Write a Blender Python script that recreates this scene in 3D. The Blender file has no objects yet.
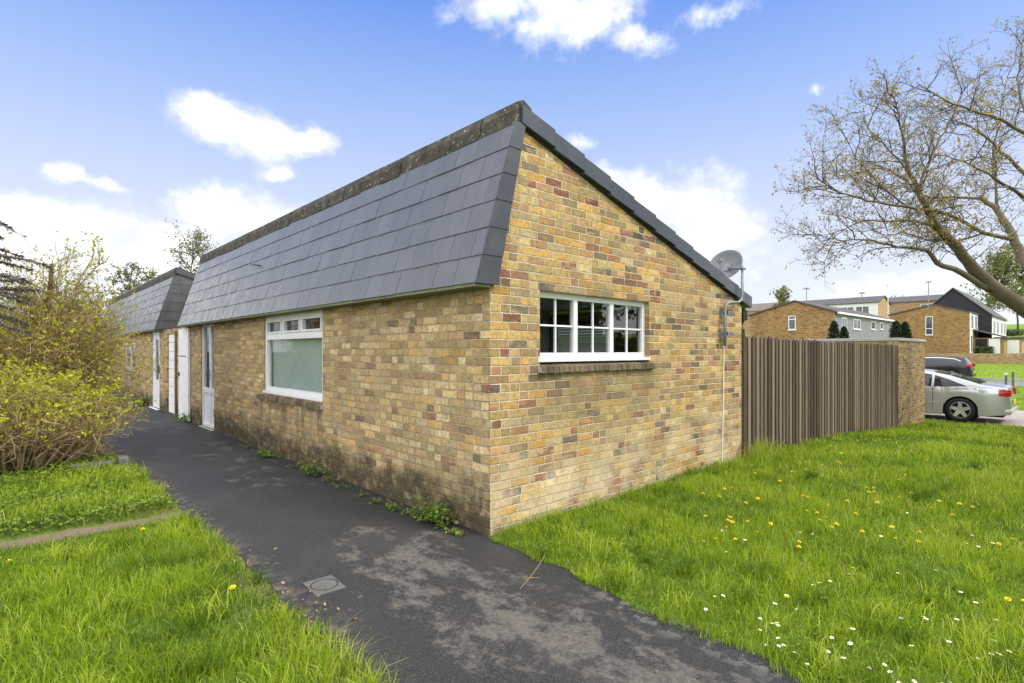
import bpy, bmesh, math, random
import numpy as np
from mathutils import Vector, Matrix
R = math.radians
SC = bpy.context.scene
COL = SC.collection
random.seed(7)
RNG = np.random.default_rng(7)

# ------------------------------------------------------------------ camera
F, HZ, CX = 543.0, 351.0, 512.0
CAM = np.array([-2.934, -3.413, 1.54])
FWD = np.array([.6815, .7309, 0]); RGT = np.array([.7309, -.6815, 0])
cd = bpy.data.cameras.new("camera"); cam = bpy.data.objects.new("camera", cd); COL.objects.link(cam)
cam.location = CAM; cam.rotation_euler = (R(90), 0, -math.atan2(.6815, .7309))
cd.sensor_width = 36; cd.lens = 36 * F / 1024; cd.shift_y = (HZ - 341.5) / 1024
cd.clip_start = .05; cd.clip_end = 3000
SC.camera = cam
SC.render.resolution_x, SC.render.resolution_y = 1024, 683

# ------------------------------------------------------------------ light, exposure
SUN_EL, SUN_AZ = 46.0, 28.0            # azimuth: degrees from -y towards +x
SUN_STRENGTH, SKY_STRENGTH, EXPOSURE = 1.5, .15, 1.0
sx, sy, sz = math.sin(R(SUN_AZ)) * math.cos(R(SUN_EL)), -math.cos(R(SUN_AZ)) * math.cos(R(SUN_EL)), math.sin(R(SUN_EL))
sl = bpy.data.lights.new("sun", 'SUN'); so = bpy.data.objects.new("sun", sl); COL.objects.link(so)
sl.energy = SUN_STRENGTH; sl.angle = R(10); sl.color = (1, .95, .87)
so.rotation_euler = Vector((sx, sy, sz)).to_track_quat('Z', 'Y').to_euler()
so.location = (0, -10, 20)
SC.view_settings.view_transform = 'Standard'; SC.view_settings.look = 'None'
SC.view_settings.exposure = EXPOSURE; SC.view_settings.gamma = 1
SC.cycles.use_denoising = True
SC.cycles.max_bounces = 8; SC.cycles.transparent_max_bounces = 12


class NB:
    """small node builder"""
    def __init__(s, tree): s.t = tree; s.n = tree.nodes; s.l = tree.links
    def put(s, sock, v):
        if isinstance(v, bpy.types.NodeSocket): s.l.new(v, sock)
        elif v is not None: sock.default_value = v
    def m(s, op, a, b=None, c=None, clamp=False):
        n = s.n.new('ShaderNodeMath'); n.operation = op; n.use_clamp = clamp
        for i, v in enumerate((a, b, c)):
            if v is not None: s.put(n.inputs[i], v)
        return n.outputs[0]
    def v(s, op, a, b=None):
        n = s.n.new('ShaderNodeVectorMath'); n.operation = op
        s.put(n.inputs[0], a)
        if b is not None: s.put(n.inputs[1], b)
        return n.outputs['Value'] if op in ('DOT_PRODUCT', 'LENGTH', 'DISTANCE') else n.outputs[0]
    def xyz(s, x=0., y=0., z=0.):
        n = s.n.new('ShaderNodeCombineXYZ')
        for i, q in enumerate((x, y, z)): s.put(n.inputs[i], q)
        return n.outputs[0]
    def sep(s, v):
        n = s.n.new('ShaderNodeSeparateXYZ'); s.put(n.inputs[0], v); return n.outputs
    def obj(s): return s.n.new('ShaderNodeTexCoord').outputs['Object']
    def noise(s, vec, scale, detail=4, rough=.55, col=False, dist=0):
        n = s.n.new('ShaderNodeTexNoise'); s.put(n.inputs['Vector'], vec)
        n.inputs['Scale'].default_value = scale; n.inputs['Detail'].default_value = detail
        n.inputs['Roughness'].default_value = rough; n.inputs['Distortion'].default_value = dist
        return n.outputs['Color' if col else 'Fac']
    def white(s, vec, col=False):
        n = s.n.new('ShaderNodeTexWhiteNoise'); n.noise_dimensions = '3D'; s.put(n.inputs['Vector'], vec)
        return n.outputs['Color' if col else 'Value']
    def ss(s, x, a, b, lo=0., hi=1.):
        n = s.n.new('ShaderNodeMapRange'); n.interpolation_type = 'SMOOTHSTEP'
        for i, q in enumerate((x, a, b, lo, hi)): s.put(n.inputs[i], q)
        return n.outputs[0]
    def ramp(s, x, stops, const=False):
        n = s.n.new('ShaderNodeValToRGB'); s.put(n.inputs[0], x)
        e = n.color_ramp; e.interpolation = 'CONSTANT' if const else 'LINEAR'
        while len(e.elements) < len(stops): e.elements.new(.5)
        for el, (p, c) in zip(e.elements, stops): el.position = p; el.color = (*c, 1)
        return n.outputs[0]
    def mix(s, f, a, b, mode='MIX'):
        n = s.n.new('ShaderNodeMix'); n.data_type = 'RGBA'; n.blend_type = mode
        s.put(n.inputs[0], f)
        for i, q in ((6, a), (7, b)):
            s.put(n.inputs[i], (*q, 1) if isinstance(q, tuple) and len(q) == 3 else q)
        return n.outputs[2]
    def bump(s, h, strength=.5, dist=.01):
        n = s.n.new('ShaderNodeBump'); s.put(n.inputs['Height'], h)
        n.inputs['Strength'].default_value = strength; n.inputs['Distance'].default_value = dist
        return n.outputs[0]


def material(name, col=(.5, .5, .5), rough=.7, metal=0., spec=.4, var=.0, vscale=8., bump=0., bscale=60.):
    m = bpy.data.materials.new(name); m.use_nodes = True
    b = NB(m.node_tree); p = m.node_tree.nodes['Principled BSDF']
    p.inputs['Base Color'].default_value = (*col, 1); p.inputs['Roughness'].default_value = rough
    p.inputs['Metallic'].default_value = metal; p.inputs['Specular IOR Level'].default_value = spec
    if var:
        n = b.noise(b.obj(), vscale, 6, .65)
        b.put(p.inputs['Base Color'], b.ramp(n, [(.3, tuple(c * (1 - var) for c in col)), (.7, tuple(min(1, c * (1 + var)) for c in col))]))
    if bump:
        b.put(p.inputs['Normal'], b.bump(b.noise(b.obj(), bscale, 5), bump, .01))
    return m


def leaf_material(name, cols, trans=.35, rough=.5):
    """leaf / grass surface: per-leaf tint from the 'rnd' attribute, some light passing through"""
    m = bpy.data.materials.new(name); m.use_nodes = True
    t = m.node_tree; b = NB(t); p = t.nodes['Principled BSDF']
    at = t.nodes.new('ShaderNodeAttribute'); at.attribute_name = 'rnd'
    c = b.ramp(at.outputs['Fac'], [(i / (len(cols) - 1), q) for i, q in enumerate(cols)])
    b.put(p.inputs['Base Color'], c); p.inputs['Roughness'].default_value = rough; p.inputs['Specular IOR Level'].default_value = .25
    tr = t.nodes.new('ShaderNodeBsdfTranslucent'); b.put(tr.inputs[0], c)
    mx = t.nodes.new('ShaderNodeMixShader'); mx.inputs[0].default_value = trans
    t.links.new(p.outputs[0], mx.inputs[1]); t.links.new(tr.outputs[0], mx.inputs[2])
    t.links.new(mx.outputs[0], t.nodes['Material Output'].inputs[0])
    return m


# ------------------------------------------------------------------ world
W = bpy.data.worlds.new("World"); SC.world = W; W.use_nodes = True
wt = W.node_tree; wb = NB(wt)
bg = wt.nodes['Background']
sky = wt.nodes.new('ShaderNodeTexSky'); sky.sky_type = 'NISHITA'; sky.sun_disc = False
sky.sun_elevation = R(SUN_EL); sky.sun_rotation = math.atan2(sx, sy)
sky.air_density = 1.0; sky.dust_density = .6; sky.ozone_density = 2.2
dirv = wt.nodes.new('ShaderNodeTexCoord').outputs['Generated']
dx, dy, dz = wb.sep(dirv)
el = wb.m('ARCSINE', dz)
caz = math.atan2(FWD[0], FWD[1])
# azimuth measured from the view axis of the photograph
ca = wb.m('ADD', wb.m('MULTIPLY', dx, float(FWD[0])), wb.m('MULTIPLY', dy, float(FWD[1])))
sa = wb.m('ADD', wb.m('MULTIPLY', dx, float(RGT[0])), wb.m('MULTIPLY', dy, float(RGT[1])))
az = wb.m('ARCTAN2', sa, ca)
warp = wb.noise(dirv, 5.0, 7, .6, col=True)
wx, wy, wz = wb.sep(warp)
azw = wb.m('ADD', az, wb.m('MULTIPLY', wb.m('SUBTRACT', wx, .5), .17))
elw = wb.m('ADD', el, wb.m('MULTIPLY', wb.m('SUBTRACT', wy, .5), .10))
CLOUDS = [  # px, py, half width px, half height px, density
    (222, 120, 44, 21, 1.), (262, 138, 56, 20, 1.), (308, 144, 26, 12, 1.),
    (225, 208, 52, 24, 1.), (275, 225, 50, 22, 1.), (150, 235, 90, 28, 1.), (40, 228, 110, 28, 1.), (120, 270, 260, 28, 1.),
    (575, 20, 68, 30, 1.), (495, 0, 52, 20, .9), (642, 46, 30, 13, .9), (715, 10, 26, 9, .3),
    (655, 208, 62, 32, 1.), (715, 236, 46, 26, 1.), (615, 182, 32, 17, .9), (690, 200, 32, 16, .9), (650, 250, 100, 26, .9),
    (66, 180, 20, 9, .8), (104, 184, 13, 7, .6), (274, 174, 16, 7, .6), (585, 137, 18, 8, .6), (812, 92, 9, 5, .5),
    (960, 285, 130, 18, .6), (-200, 180, 160, 80, 1.), (1250, 150, 160, 70, 1.),
]
acc = None
for px, py, hw, hh, dens in CLOUDS:
    a0 = math.atan2(px - CX, F); hyp = math.hypot(F, px - CX); e0 = math.atan2(HZ - py, hyp)
    ra = hw / F * math.cos(a0) ** 2; re = hh / hyp * math.cos(e0)
    u = wb.m('DIVIDE', wb.m('SUBTRACT', azw, a0), ra); v = wb.m('DIVIDE', wb.m('SUBTRACT', elw, e0), re)
    d = wb.m('SQRT', wb.m('ADD', wb.m('MULTIPLY', u, u), wb.m('MULTIPLY', v, v)))
    q = wb.m('MULTIPLY', wb.m('SUBTRACT', 1.25, d), dens)
    acc = q if acc is None else wb.m('SMOOTH_MAX', acc, q, .35)
fine = wb.noise(dirv, 16.0, 8, .62)
# over-bright cloud added behind and overhead, out of view, to whiten the ambient light
back = wb.m('MULTIPLY', wb.m('MAXIMUM', wb.ss(ca, .25, -.15), wb.ss(el, .78, 1.0)), wb.ss(wb.noise(dirv, 2.2, 6, .6), .34, .5, 0., .95))
cden = wb.m('ADD', acc, wb.m('MULTIPLY', wb.m('SUBTRACT', fine, .5), 2.0))
cm = wb.ss(cden, -.12, .95)
cloudcol = wb.mix(wb.ss(wb.noise(wb.v('MULTIPLY', dirv, (1., 1., 2.)), 11.0, 6, .6), .35, .65), (3.15, 3.25, 3.5), (5.2, 5.15, 5.1))
hsv = wt.nodes.new('ShaderNodeHueSaturation'); wb.put(hsv.inputs['Color'], sky.outputs[0])
hsv.inputs['Hue'].default_value = .52; hsv.inputs['Saturation'].default_value = 1.1; hsv.inputs['Value'].default_value = .75
# spring sky: the Nishita blue softened by thin high haze that whitens towards the horizon
gr = wb.ramp(wb.m('DIVIDE', el, .8), [(.0, (.66, .67, .69)), (.16, (.57, .60, .68)), (.34, (.44, .505, .67)), (.54, (.255, .375, .66)), (.72, (.115, .24, .62)), (1., (.055, .155, .52))])
gr = wb.mix(1., gr, (5., 5., 5.), 'MULTIPLY')
skyc = wb.mix(.88, hsv.outputs[0], gr)
final = wb.mix(back, wb.mix(cm, skyc, cloudcol), (9.2, 9.1, 9.1))
wb.put(bg.inputs[0], final); bg.inputs[1].default_value = SKY_STRENGTH


# ------------------------------------------------------------------ helpers
def at(px, py, D):
    """point at image position (px,py) of the reference camera, D metres along its axis"""
    return CAM + (FWD * F + RGT * (px - CX) + np.array([0, 0, 1.]) * (HZ - py)) * (D / F)


def on(px, py, ax, v):
    d = FWD * F + RGT * (px - CX) + np.array([0, 0, 1.]) * (HZ - py)
    return CAM + d * ((v - CAM[ax]) / d[ax])


class MB:
    def __init__(s): s.v = []; s.f = []; s.m = []
    def add(s, vs, fs, mi=0):
        o = len(s.v); s.v += [tuple(map(float, q)) for q in vs]; s.f += [tuple(i + o for i in f) for f in fs]; s.m += [mi] * len(fs); return s
    def box(s, a, b, mi=0, T=None):
        x0, y0, z0 = a; x1, y1, z1 = b
        vs = [(x0, y0, z0), (x1, y0, z0), (x1, y1, z0), (x0, y1, z0), (x0, y0, z1), (x1, y0, z1), (x1, y1, z1), (x0, y1, z1)]
        if T: vs = [T(*q) for q in vs]
        return s.add(vs, [(0, 3, 2, 1), (4, 5, 6, 7), (0, 1, 5, 4), (1, 2, 6, 5), (2, 3, 7, 6), (3, 0, 4, 7)], mi)
    def hexa(s, c8, mi=0):
        return s.add(c8, [(0, 3, 2, 1), (4, 5, 6, 7), (0, 1, 5, 4), (1, 2, 6, 5), (2, 3, 7, 6), (3, 0, 4, 7)], mi)
    def prism(s, poly, d, mi=0):
        n = len(poly); d = np.array(d, float)
        vs = [tuple(p) for p in poly] + [tuple(np.array(p, float) + d) for p in poly]
        return s.add(vs, [tuple(range(n))[::-1], tuple(range(n, 2 * n))] + [(i, (i + 1) % n, (i + 1) % n + n, i + n) for i in range(n)], mi)
    def tube(s, pts, rad, k=6, mi=0, cap=True):
        pts = [np.array(p, float) for p in pts]; n = len(pts)
        if not hasattr(rad, '__len__'): rad = [rad] * n
        vs = []; up = None
        for i in range(n):
            d = pts[min(i + 1, n - 1)] - pts[max(i - 1, 0)]; L = np.linalg.norm(d); d = d / (L + 1e-9)
            if up is None:
                up = np.array([0, 0, 1.]) if abs(d[2]) < .9 else np.array([1., 0, 0])
            a = np.cross(d, up); a /= np.linalg.norm(a) + 1e-9; b = np.cross(a, d); up = b
            for j in range(k):
                t = 2 * math.pi * j / k
                vs.append(pts[i] + (a * math.cos(t) + b * math.sin(t)) * rad[i])
        fs = [(i * k + j, i * k + (j + 1) % k, (i + 1) * k + (j + 1) % k, (i + 1) * k + j) for i in range(n - 1) for j in range(k)]
        if cap: fs += [tuple(range(k))[::-1], tuple(range((n - 1) * k, n * k))]
        return s.add(vs, fs, mi)
    def lathe(s, prof, k=24, T=None, mi=0):
        """profile (r, h) turned round the local z axis"""
        vs = []
        for r, h in prof:
            for j in range(k):
                t = 2 * math.pi * j / k; q = (r * math.cos(t), r * math.sin(t), h)
                vs.append(T(*q) if T else q)
        n = len(prof)
        fs = [(i * k + j, i * k + (j + 1) % k, (i + 1) * k + (j + 1) % k, (i + 1) * k + j) for i in range(n - 1) for j in range(k)]
        return s.add(vs, fs, mi)
    def build(s, name, mats, parent=None, smooth=False, recalc=True, rnd=None, bevel=0):
        me = bpy.data.meshes.new(name); me.from_pydata(s.v, [], s.f)
        if not isinstance(mats, (list, tuple)): mats = [mats]
        for m in mats: me.materials.append(m)
        me.polygons.foreach_set('material_index', s.m)
        if recalc:
            bm = bmesh.new(); bm.from_mesh(me); bmesh.ops.recalc_face_normals(bm, faces=bm.faces); bm.to_mesh(me); bm.free()
        if smooth: me.polygons.foreach_set('use_smooth', [True] * len(me.polygons))
        if rnd is not None:
            a = me.attributes.new('rnd', 'FLOAT', 'POINT'); a.data.foreach_set('value', np.asarray(rnd, np.float32))
        me.update()
        o = bpy.data.objects.new(name, me); COL.objects.link(o)
        if parent: o.parent = parent
        if bevel:
            md = o.modifiers.new('bevel', 'BEVEL'); md.width = bevel; md.segments = 2; md.limit_method = 'ANGLE'
        return o


def tag(o, label=None, cat=None, group=None, kind=None):
    if label: o['label'] = label
    if cat: o['category'] = cat
    if group: o['group'] = group
    if kind: o['kind'] = kind
    return o


def empty(name, loc=(0, 0, 0), rz=0., label=None, cat=None, group=None):
    o = bpy.data.objects.new(name, None); COL.objects.link(o); o.location = loc; o.rotation_euler = (0, 0, rz)
    o.empty_display_size = .2
    return tag(o, label, cat, group)


def npmesh(name, verts, faces_flat, sizes, mat, rnd=None, parent=None, smooth=False):
    """big mesh straight from arrays"""
    me = bpy.data.meshes.new(name)
    me.vertices.add(len(verts)); me.vertices.foreach_set('co', np.asarray(verts, np.float32).ravel())
    me.loops.add(len(faces_flat)); me.loops.foreach_set('vertex_index', np.asarray(faces_flat, np.int32))
    me.polygons.add(len(sizes)); st = np.concatenate([[0], np.cumsum(sizes)[:-1]])
    me.polygons.foreach_set('loop_start', st.astype(np.int32))
    me.materials.append(mat); me.update(calc_edges=True)
    if rnd is not None:
        a = me.attributes.new('rnd', 'FLOAT', 'POINT'); a.data.foreach_set('value', np.asarray(rnd, np.float32))
    if smooth: me.polygons.foreach_set('use_smooth', [True] * len(sizes))
    o = bpy.data.objects.new(name, me); COL.objects.link(o)
    if parent: o.parent = parent
    return o


def leaves_mesh(name, cen, size, mat, parent=None, normal=None, elong=1.6, fold=.25, rnd=None, rng=RNG):
    """one small pointed leaf (4 verts, 2 tris folded on the midrib) per centre"""
    n = len(cen); cen = np.asarray(cen, float)
    size = np.broadcast_to(size, n)
    d = rng.normal(size=(n, 3)); d /= np.linalg.norm(d, axis=1, keepdims=True)
    if normal is not None:
        nn = np.asarray(normal) + rng.normal(size=(n, 3)) * .45
    else:
        nn = rng.normal(size=(n, 3)) + np.array([0, 0, .6])
    nn /= np.linalg.norm(nn, axis=1, keepdims=True)
    a = d - nn * np.sum(d * nn, 1, keepdims=True); a /= np.linalg.norm(a, axis=1, keepdims=True) + 1e-9
    b = np.cross(nn, a)
    L = (size * elong * .5)[:, None]; w = (size * .5)[:, None]
    v = np.stack([cen - a * L, cen + b * w + nn * w * fold, cen + a * L, cen - b * w + nn * w * fold], 1).reshape(-1, 3)
    i = np.arange(n)[:, None] * 4
    f = np.concatenate([i, i + 1, i + 2, i, i + 2, i + 3], 1).ravel()
    r = np.repeat(rng.random(n) if rnd is None else rnd, 4)
    return npmesh(name, v, f, np.full(2 * n, 3), mat, r, parent)


# ------------------------------------------------------------------ materials
def brick_material(name, kind='gable', bright=1.0):
    m = bpy.data.materials.new(name); m.use_nodes = True
    t = m.node_tree; b = NB(t); p = t.nodes['Principled BSDF']
    o = b.obj(); x, y, z = b.sep(o)
    wob = b.noise(o, 9., 3); wob2 = b.noise(o, 45., 2)
    u = b.m('SUBTRACT', x, y)
    u = b.m('ADD', u, b.m('MULTIPLY', b.m('SUBTRACT', wob2, .5), .006))
    zz = b.m('ADD', b.m('ADD', z, 5 * .075 + .012), b.m('MULTIPLY', b.m('SUBTRACT', wob, .5), .016))
    rv = b.m('DIVIDE', zz, .075); row = b.m('FLOOR', rv); fv = b.m('MULTIPLY', b.m('FRACT', rv), .075)
    jit = b.m('MULTIPLY', b.m('SUBTRACT', b.white(b.xyz(row, 3.3, 1.7)), .5), .05)
    off = b.m('ADD', b.m('MULTIPLY', b.m('PINGPONG', row, 1.), .1125), jit)
    uu = b.m('DIVIDE', b.m('ADD', b.m('ADD', u, off), 50 * .225), .225); col = b.m('FLOOR', uu); fu = b.m('MULTIPLY', b.m('FRACT', uu), .225)
    r2 = b.white(b.xyz(col, row, 7.7))
    split = b.m('LESS_THAN', r2, .2)
    half = b.m('MULTIPLY', split, b.m('GREATER_THAN', fu, .1125))
    du = b.m('MINIMUM', fu, b.m('SUBTRACT', .225, fu))
    du2 = b.m('ADD', b.m('ABSOLUTE', b.m('SUBTRACT', fu, .1125)), b.m('MULTIPLY', b.m('SUBTRACT', 1., split), 1.))
    du = b.m('MINIMUM', du, du2)
    dv = b.m('MINIMUM', fv, b.m('SUBTRACT', .075, fv))
    d = b.m('ADD', b.m('MINIMUM', du, dv), b.m('MULTIPLY', b.m('SUBTRACT', b.noise(o, 40., 6, .8), .5), .019))
    face = b.ss(d, .0028, .0078)
    idv = b.xyz(b.m('ADD', col, b.m('MULTIPLY', half, .41)), row, .5)
    r1 = b.white(idv); rc = b.sep(b.white(b.v('ADD', idv, (11., 5., 3.)), col=True))
    S = lambda c: tuple(min(.9, q * bright) for q in c)
    pal = [(0, S((.45, .30, .095))), (.15, S((.49, .35, .13))), (.28, S((.36, .26, .11))), (.39, S((.53, .42, .205))),
           (.48, S((.50, .285, .065))), (.60, S((.34, .26, .135))), (.68, S((.40, .235, .11))), (.765, S((.25, .19, .11))),
           (.805, S((.31, .135, .08))), (.875, S((.20, .068, .052))), (.945, S((.105, .08, .068)))]
    if kind == 'front':
        pal = [(0, S((.40, .285, .13))), (.17, S((.45, .34, .165))), (.33, S((.35, .255, .12))), (.48, S((.49, .39, .22))),
               (.62, S((.43, .27, .095))), (.74, S((.28, .21, .115))), (.83, S((.33, .195, .10))), (.90, S((.20, .15, .09))),
               (.945, S((.25, .12, .078))), (.975, S((.16, .085, .068)))]
    c = b.ramp(r1, pal, const=True)
    # many bricks are two toned, burnt unevenly in the kiln
    r1b = b.m('FRACT', b.m('ADD', b.m('MULTIPLY', rc[2], .8), .0))
    two = b.ss(b.noise(b.v('ADD', b.v('MULTIPLY', o, (7., 7., 16.)), b.v('MULTIPLY', b.white(b.v('ADD', idv, (2., 8., 1.)), col=True), (20., 20., 20.))), 1., 5, .7), .48, .62, 0., .6)
    c = b.mix(two, c, b.ramp(r1b, pal, const=True))
    # mottling inside each brick, uneven firing
    c = b.mix(b.ss(b.noise(b.v('ADD', o, b.v('MULTIPLY', b.white(idv, col=True), (9., 9., 9.))), 26., 6, .78), .43, .62, 0., .68), c, S((.17, .125, .065)), 'MIX')
    c = b.mix(b.ss(b.noise(o, 42., 5, .75), .54, .70, 0., .6), c, S((.60, .50, .32)))
    vv = b.m('ADD', .70, b.m('MULTIPLY', rc[0], .52))
    c = b.mix(1., c, b.xyz(vv, vv, vv), 'MULTIPLY')
    mort = b.mix(b.ss(b.noise(o, 4., 4), .4, .65), S((.64, .55, .41)), S((.48, .40, .27)))
    if kind == 'front': mort = b.mix(b.ss(b.noise(o, 3., 4), .4, .65), S((.44, .36, .25)), S((.30, .24, .16)))
    c = b.mix(face, mort, c)
    # weather: broad dull patches and pale bloom near the ground
    c = b.mix(b.ss(b.noise(o, 1.3, 6, .68), .46, .68, 0., .42), c, S((.24, .195, .105)))
    if kind == 'gable':
        low = b.m('MULTIPLY', b.ss(z, 1.0, .15), b.ss(b.noise(o, 2.2, 5, .65), .38, .62))
        c = b.mix(b.m('MULTIPLY', low, .55), c, S((.62, .53, .36)))
        sill = b.m('MULTIPLY', b.m('MULTIPLY', b.ss(x, .35, .8), b.ss(x, 2.7, 2.3)), b.m('MULTIPLY', b.ss(z, .55, 1.25), b.ss(z, 1.40, 1.36)))
        c = b.mix(b.m('MULTIPLY', sill, b.ss(b.noise(o, 5., 4), .3, .6, .2, .65)), c, S((.17, .14, .07)))
    if kind == 'front':
        n = b.noise(o, 2.6, 6, .7)
        damp = b.m('MULTIPLY', b.ss(b.m('ADD', z, b.m('MULTIPLY', b.m('SUBTRACT', n, .5), .9)), .50, .20), b.ss(b.noise(o, 7., 5, .7), .28, .55, .35, .95))
        c = b.mix(damp, c, b.mix(face, (.10, .08, .048), (.055, .045, .027)))
        run = b.m('MULTIPLY', b.m('MULTIPLY', b.ss(y, 2.9, 3.4), b.ss(y, 5.9, 5.3)), b.m('MULTIPLY', b.ss(z, .0, .75), b.ss(z, .9, .8)))
        c = b.mix(b.m('MULTIPLY', run, b.ss(b.noise(b.v('MULTIPLY', o, (1., 3.5, .5)), 2., 5), .4, .65, 0., .75)), c, (.12, .095, .06))
    b.put(p.inputs['Base Color'], c); p.inputs['Roughness'].default_value = .9; p.inputs['Specular IOR Level'].default_value = .2
    hgt = b.m('ADD', b.m('MULTIPLY', face, 1.2), b.m('ADD', b.m('MULTIPLY', b.noise(o, 110., 5, .7), .35), b.m('MULTIPLY', rc[1], .35)))
    b.put(p.inputs['Normal'], b.bump(hgt, 1., .012))
    return m


def far_brick(name, a=(.31, .19, .068), b2=(.185, .11, .05)):
    m = bpy.data.materials.new(name); m.use_nodes = True
    t = m.node_tree; b = NB(t); p = t.nodes['Principled BSDF']
    o = b.obj(); x, y, z = b.sep(o)
    u = b.m('SUBTRACT', x, y)
    row = b.m('FLOOR', b.m('DIVIDE', z, .075)); colu = b.m('FLOOR', b.m('ADD', b.m('DIVIDE', u, .225), b.m('MULTIPLY', row, .5)))
    r = b.white(b.xyz(colu, row, 0.))
    c = b.ramp(r, [(0, a), (.35, tuple(q * 1.15 for q in a)), (.6, tuple((q + w) / 2 for q, w in zip(a, b2))), (.78, b2), (.92, (.2, .1, .07))], const=True)
    c = b.mix(b.ss(b.noise(o, .7, 5, .6), .4, .7, 0., .45), c, b2)
    b.put(p.inputs['Base Color'], c); p.inputs['Roughness'].default_value = .9
    return m


M = {}
M['gable'] = brick_material('yellow_stock_brick', 'gable', 1.05)
M['front'] = brick_material('damp_stock_brick', 'front', 1.17)
M['plain_brick'] = brick_material('wall_stock_brick', 'plain', .9)
M['far_brick'] = far_brick('far_brick')
M['far_brick_pale'] = far_brick('far_brick_pale', (.36, .25, .13), (.26, .17, .09))
M['upvc'] = material('white_upvc', (.68, .69, .70), .35, spec=.45, var=.03, vscale=3)
M['white_paint'] = material('white_painted_wood', (.72, .72, .70), .55, var=.10, vscale=5, bump=.15, bscale=20)
M['soffit'] = material('green_soffit', (.16, .17, .10), .7, var=.25, vscale=4)
M['black'] = material('black_plastic', (.012, .012, .013), .45)
M['dark'] = material('dark_void', (.02, .02, .02), .9)
M['galv'] = material('galvanised_steel', (.22, .235, .25), .55, metal=.5, var=.15, vscale=20)
M['dish'] = material('grey_dish_paint', (.20, .205, .21), .5, var=.12, vscale=6)
M['room'] = material('room_plaster', (.74, .73, .70), .9, var=.06, vscale=2)
M['concrete'] = material('pale_concrete', (.40, .39, .36), .9, var=.25, vscale=14, bump=.3, bscale=80)
M['asphalt_far'] = material('far_road', (.17, .165, .16), .85, var=.15, vscale=1.5)
M['paving'] = material('pale_paving', (.36, .31, .27), .9, var=.2, vscale=2)
M['soil'] = material('trodden_soil', (.20, .155, .105), .95, var=.35, vscale=9, bump=.6, bscale=40)


def slate_material(name, base, lichen):
    m = bpy.data.materials.new(name); m.use_nodes = True
    t = m.node_tree; b = NB(t); p = t.nodes['Principled BSDF']
    o = b.obj()
    at = t.nodes.new('ShaderNodeAttribute'); at.attribute_name = 'rnd'
    k = b.m('ADD', .92, b.m('MULTIPLY', at.outputs['Fac'], .16))
    c = b.mix(1., base, b.xyz(k, k, k), 'MULTIPLY')
    c = b.mix(b.ss(b.noise(o, 3., 6, .65), .45, .75, 0., lichen), c, tuple(q * 1.8 for q in base))
    c = b.mix(b.ss(b.noise(b.v('MULTIPLY', o, (6., 6., .8)), 3., 5, .6), .5, .8, 0., lichen), c, tuple(q * .5 for q in base))
    b.put(p.inputs['Base Color'], c)
    b.put(p.inputs['Roughness'], b.ss(b.noise(o, 5., 4), .3, .7, .22, .36))
    p.inputs['Specular IOR Level'].default_value = .6
    b.put(p.inputs['Normal'], b.bump(b.noise(o, 120., 4), .12, .004))
    return m


M['slate'] = slate_material('new_fibre_slate', (.132, .131, .130), .12)
M['slate_trim'] = slate_material('verge_slate', (.065, .073, .088), .1)
M['old_slate'] = slate_material('weathered_slate', (.05, .052, .058), .6)
M['far_tile'] = material('far_roof_tile', (.085, .078, .078), .8, var=.25, vscale=1.5)
M['far_tile_brown'] = material('far_brown_tile', (.16, .125, .105), .8, var=.25, vscale=1.5)
M['tile_hung'] = material('dark_hung_tile', (.022, .022, .026), .7, var=.3, vscale=1.2)
M['render_grey'] = material('grey_cladding', (.19, .195, .21), .8, var=.12, vscale=2)
M['render_white'] = material('white_cladding', (.68, .68, .68), .7, var=.08, vscale=1)


def ridge_material():
    m = bpy.data.materials.new('lichened_ridge_concrete'); m.use_nodes = True
    t = m.node_tree; b = NB(t); p = t.nodes['Principled BSDF']; o = b.obj()
    c = b.ramp(b.noise(o, 7., 7, .7), [(.3, (.02, .018, .014)), (.55, (.06, .054, .04)), (.75, (.15, .135, .10))])
    c = b.mix(b.ss(b.noise(o, 20., 5, .7), .6, .66), c, (.36, .34, .28))
    c = b.mix(b.ss(b.noise(o, 13., 4, .6), .62, .7, 0., .7), c, (.13, .115, .03))
    b.put(p.inputs['Base Color'], c); p.inputs['Roughness'].default_value = .95
    b.put(p.inputs['Normal'], b.bump(b.noise(o, 60., 6, .7), .6, .012))
    return m


M['ridge'] = ridge_material()


def glass_material(name, tint, clear=.8, rough=.02, refl=1.5):
    m = bpy.data.materials.new(name); m.use_nodes = True
    t = m.node_tree; b = NB(t); t.nodes.remove(t.nodes['Principled BSDF'])
    tr = t.nodes.new('ShaderNodeBsdfTransparent'); tr.inputs[0].default_value = (*[clear * q for q in tint], 1)
    gl = t.nodes.new('ShaderNodeBsdfGlossy'); gl.inputs['Roughness'].default_value = rough
    b.put(gl.inputs['Normal'], b.bump(b.noise(b.obj(), 2.5, 2), .03, .02))
    fr = t.nodes.new('ShaderNodeFresnel'); fr.inputs[0].default_value = refl
    mx = t.nodes.new('ShaderNodeMixShader'); ge = t.nodes.new('ShaderNodeNewGeometry'); b.put(mx.inputs[0], b.m('MULTIPLY', fr.outputs[0], b.m('SUBTRACT', 1., ge.outputs['Backfacing'])))
    t.links.new(tr.outputs[0], mx.inputs[1]); t.links.new(gl.outputs[0], mx.inputs[2])
    t.links.new(mx.outputs[0], t.nodes['Material Output'].inputs[0])
    return m


M['net'] = leaf_material('white_net_blind', [(.75, .75, .73), (.8, .8, .78)], .5)
M['glass'] = glass_material('window_glass', (.92, .95, .94), .93, refl=2.1)
M['far_glass'] = material('far_window_glass', (.05, .06, .07), .08, spec=.6)
M['blind'] = material('pale_teal_blind', (.50, .58, .555), .8, var=.05, vscale=1.5)

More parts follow.
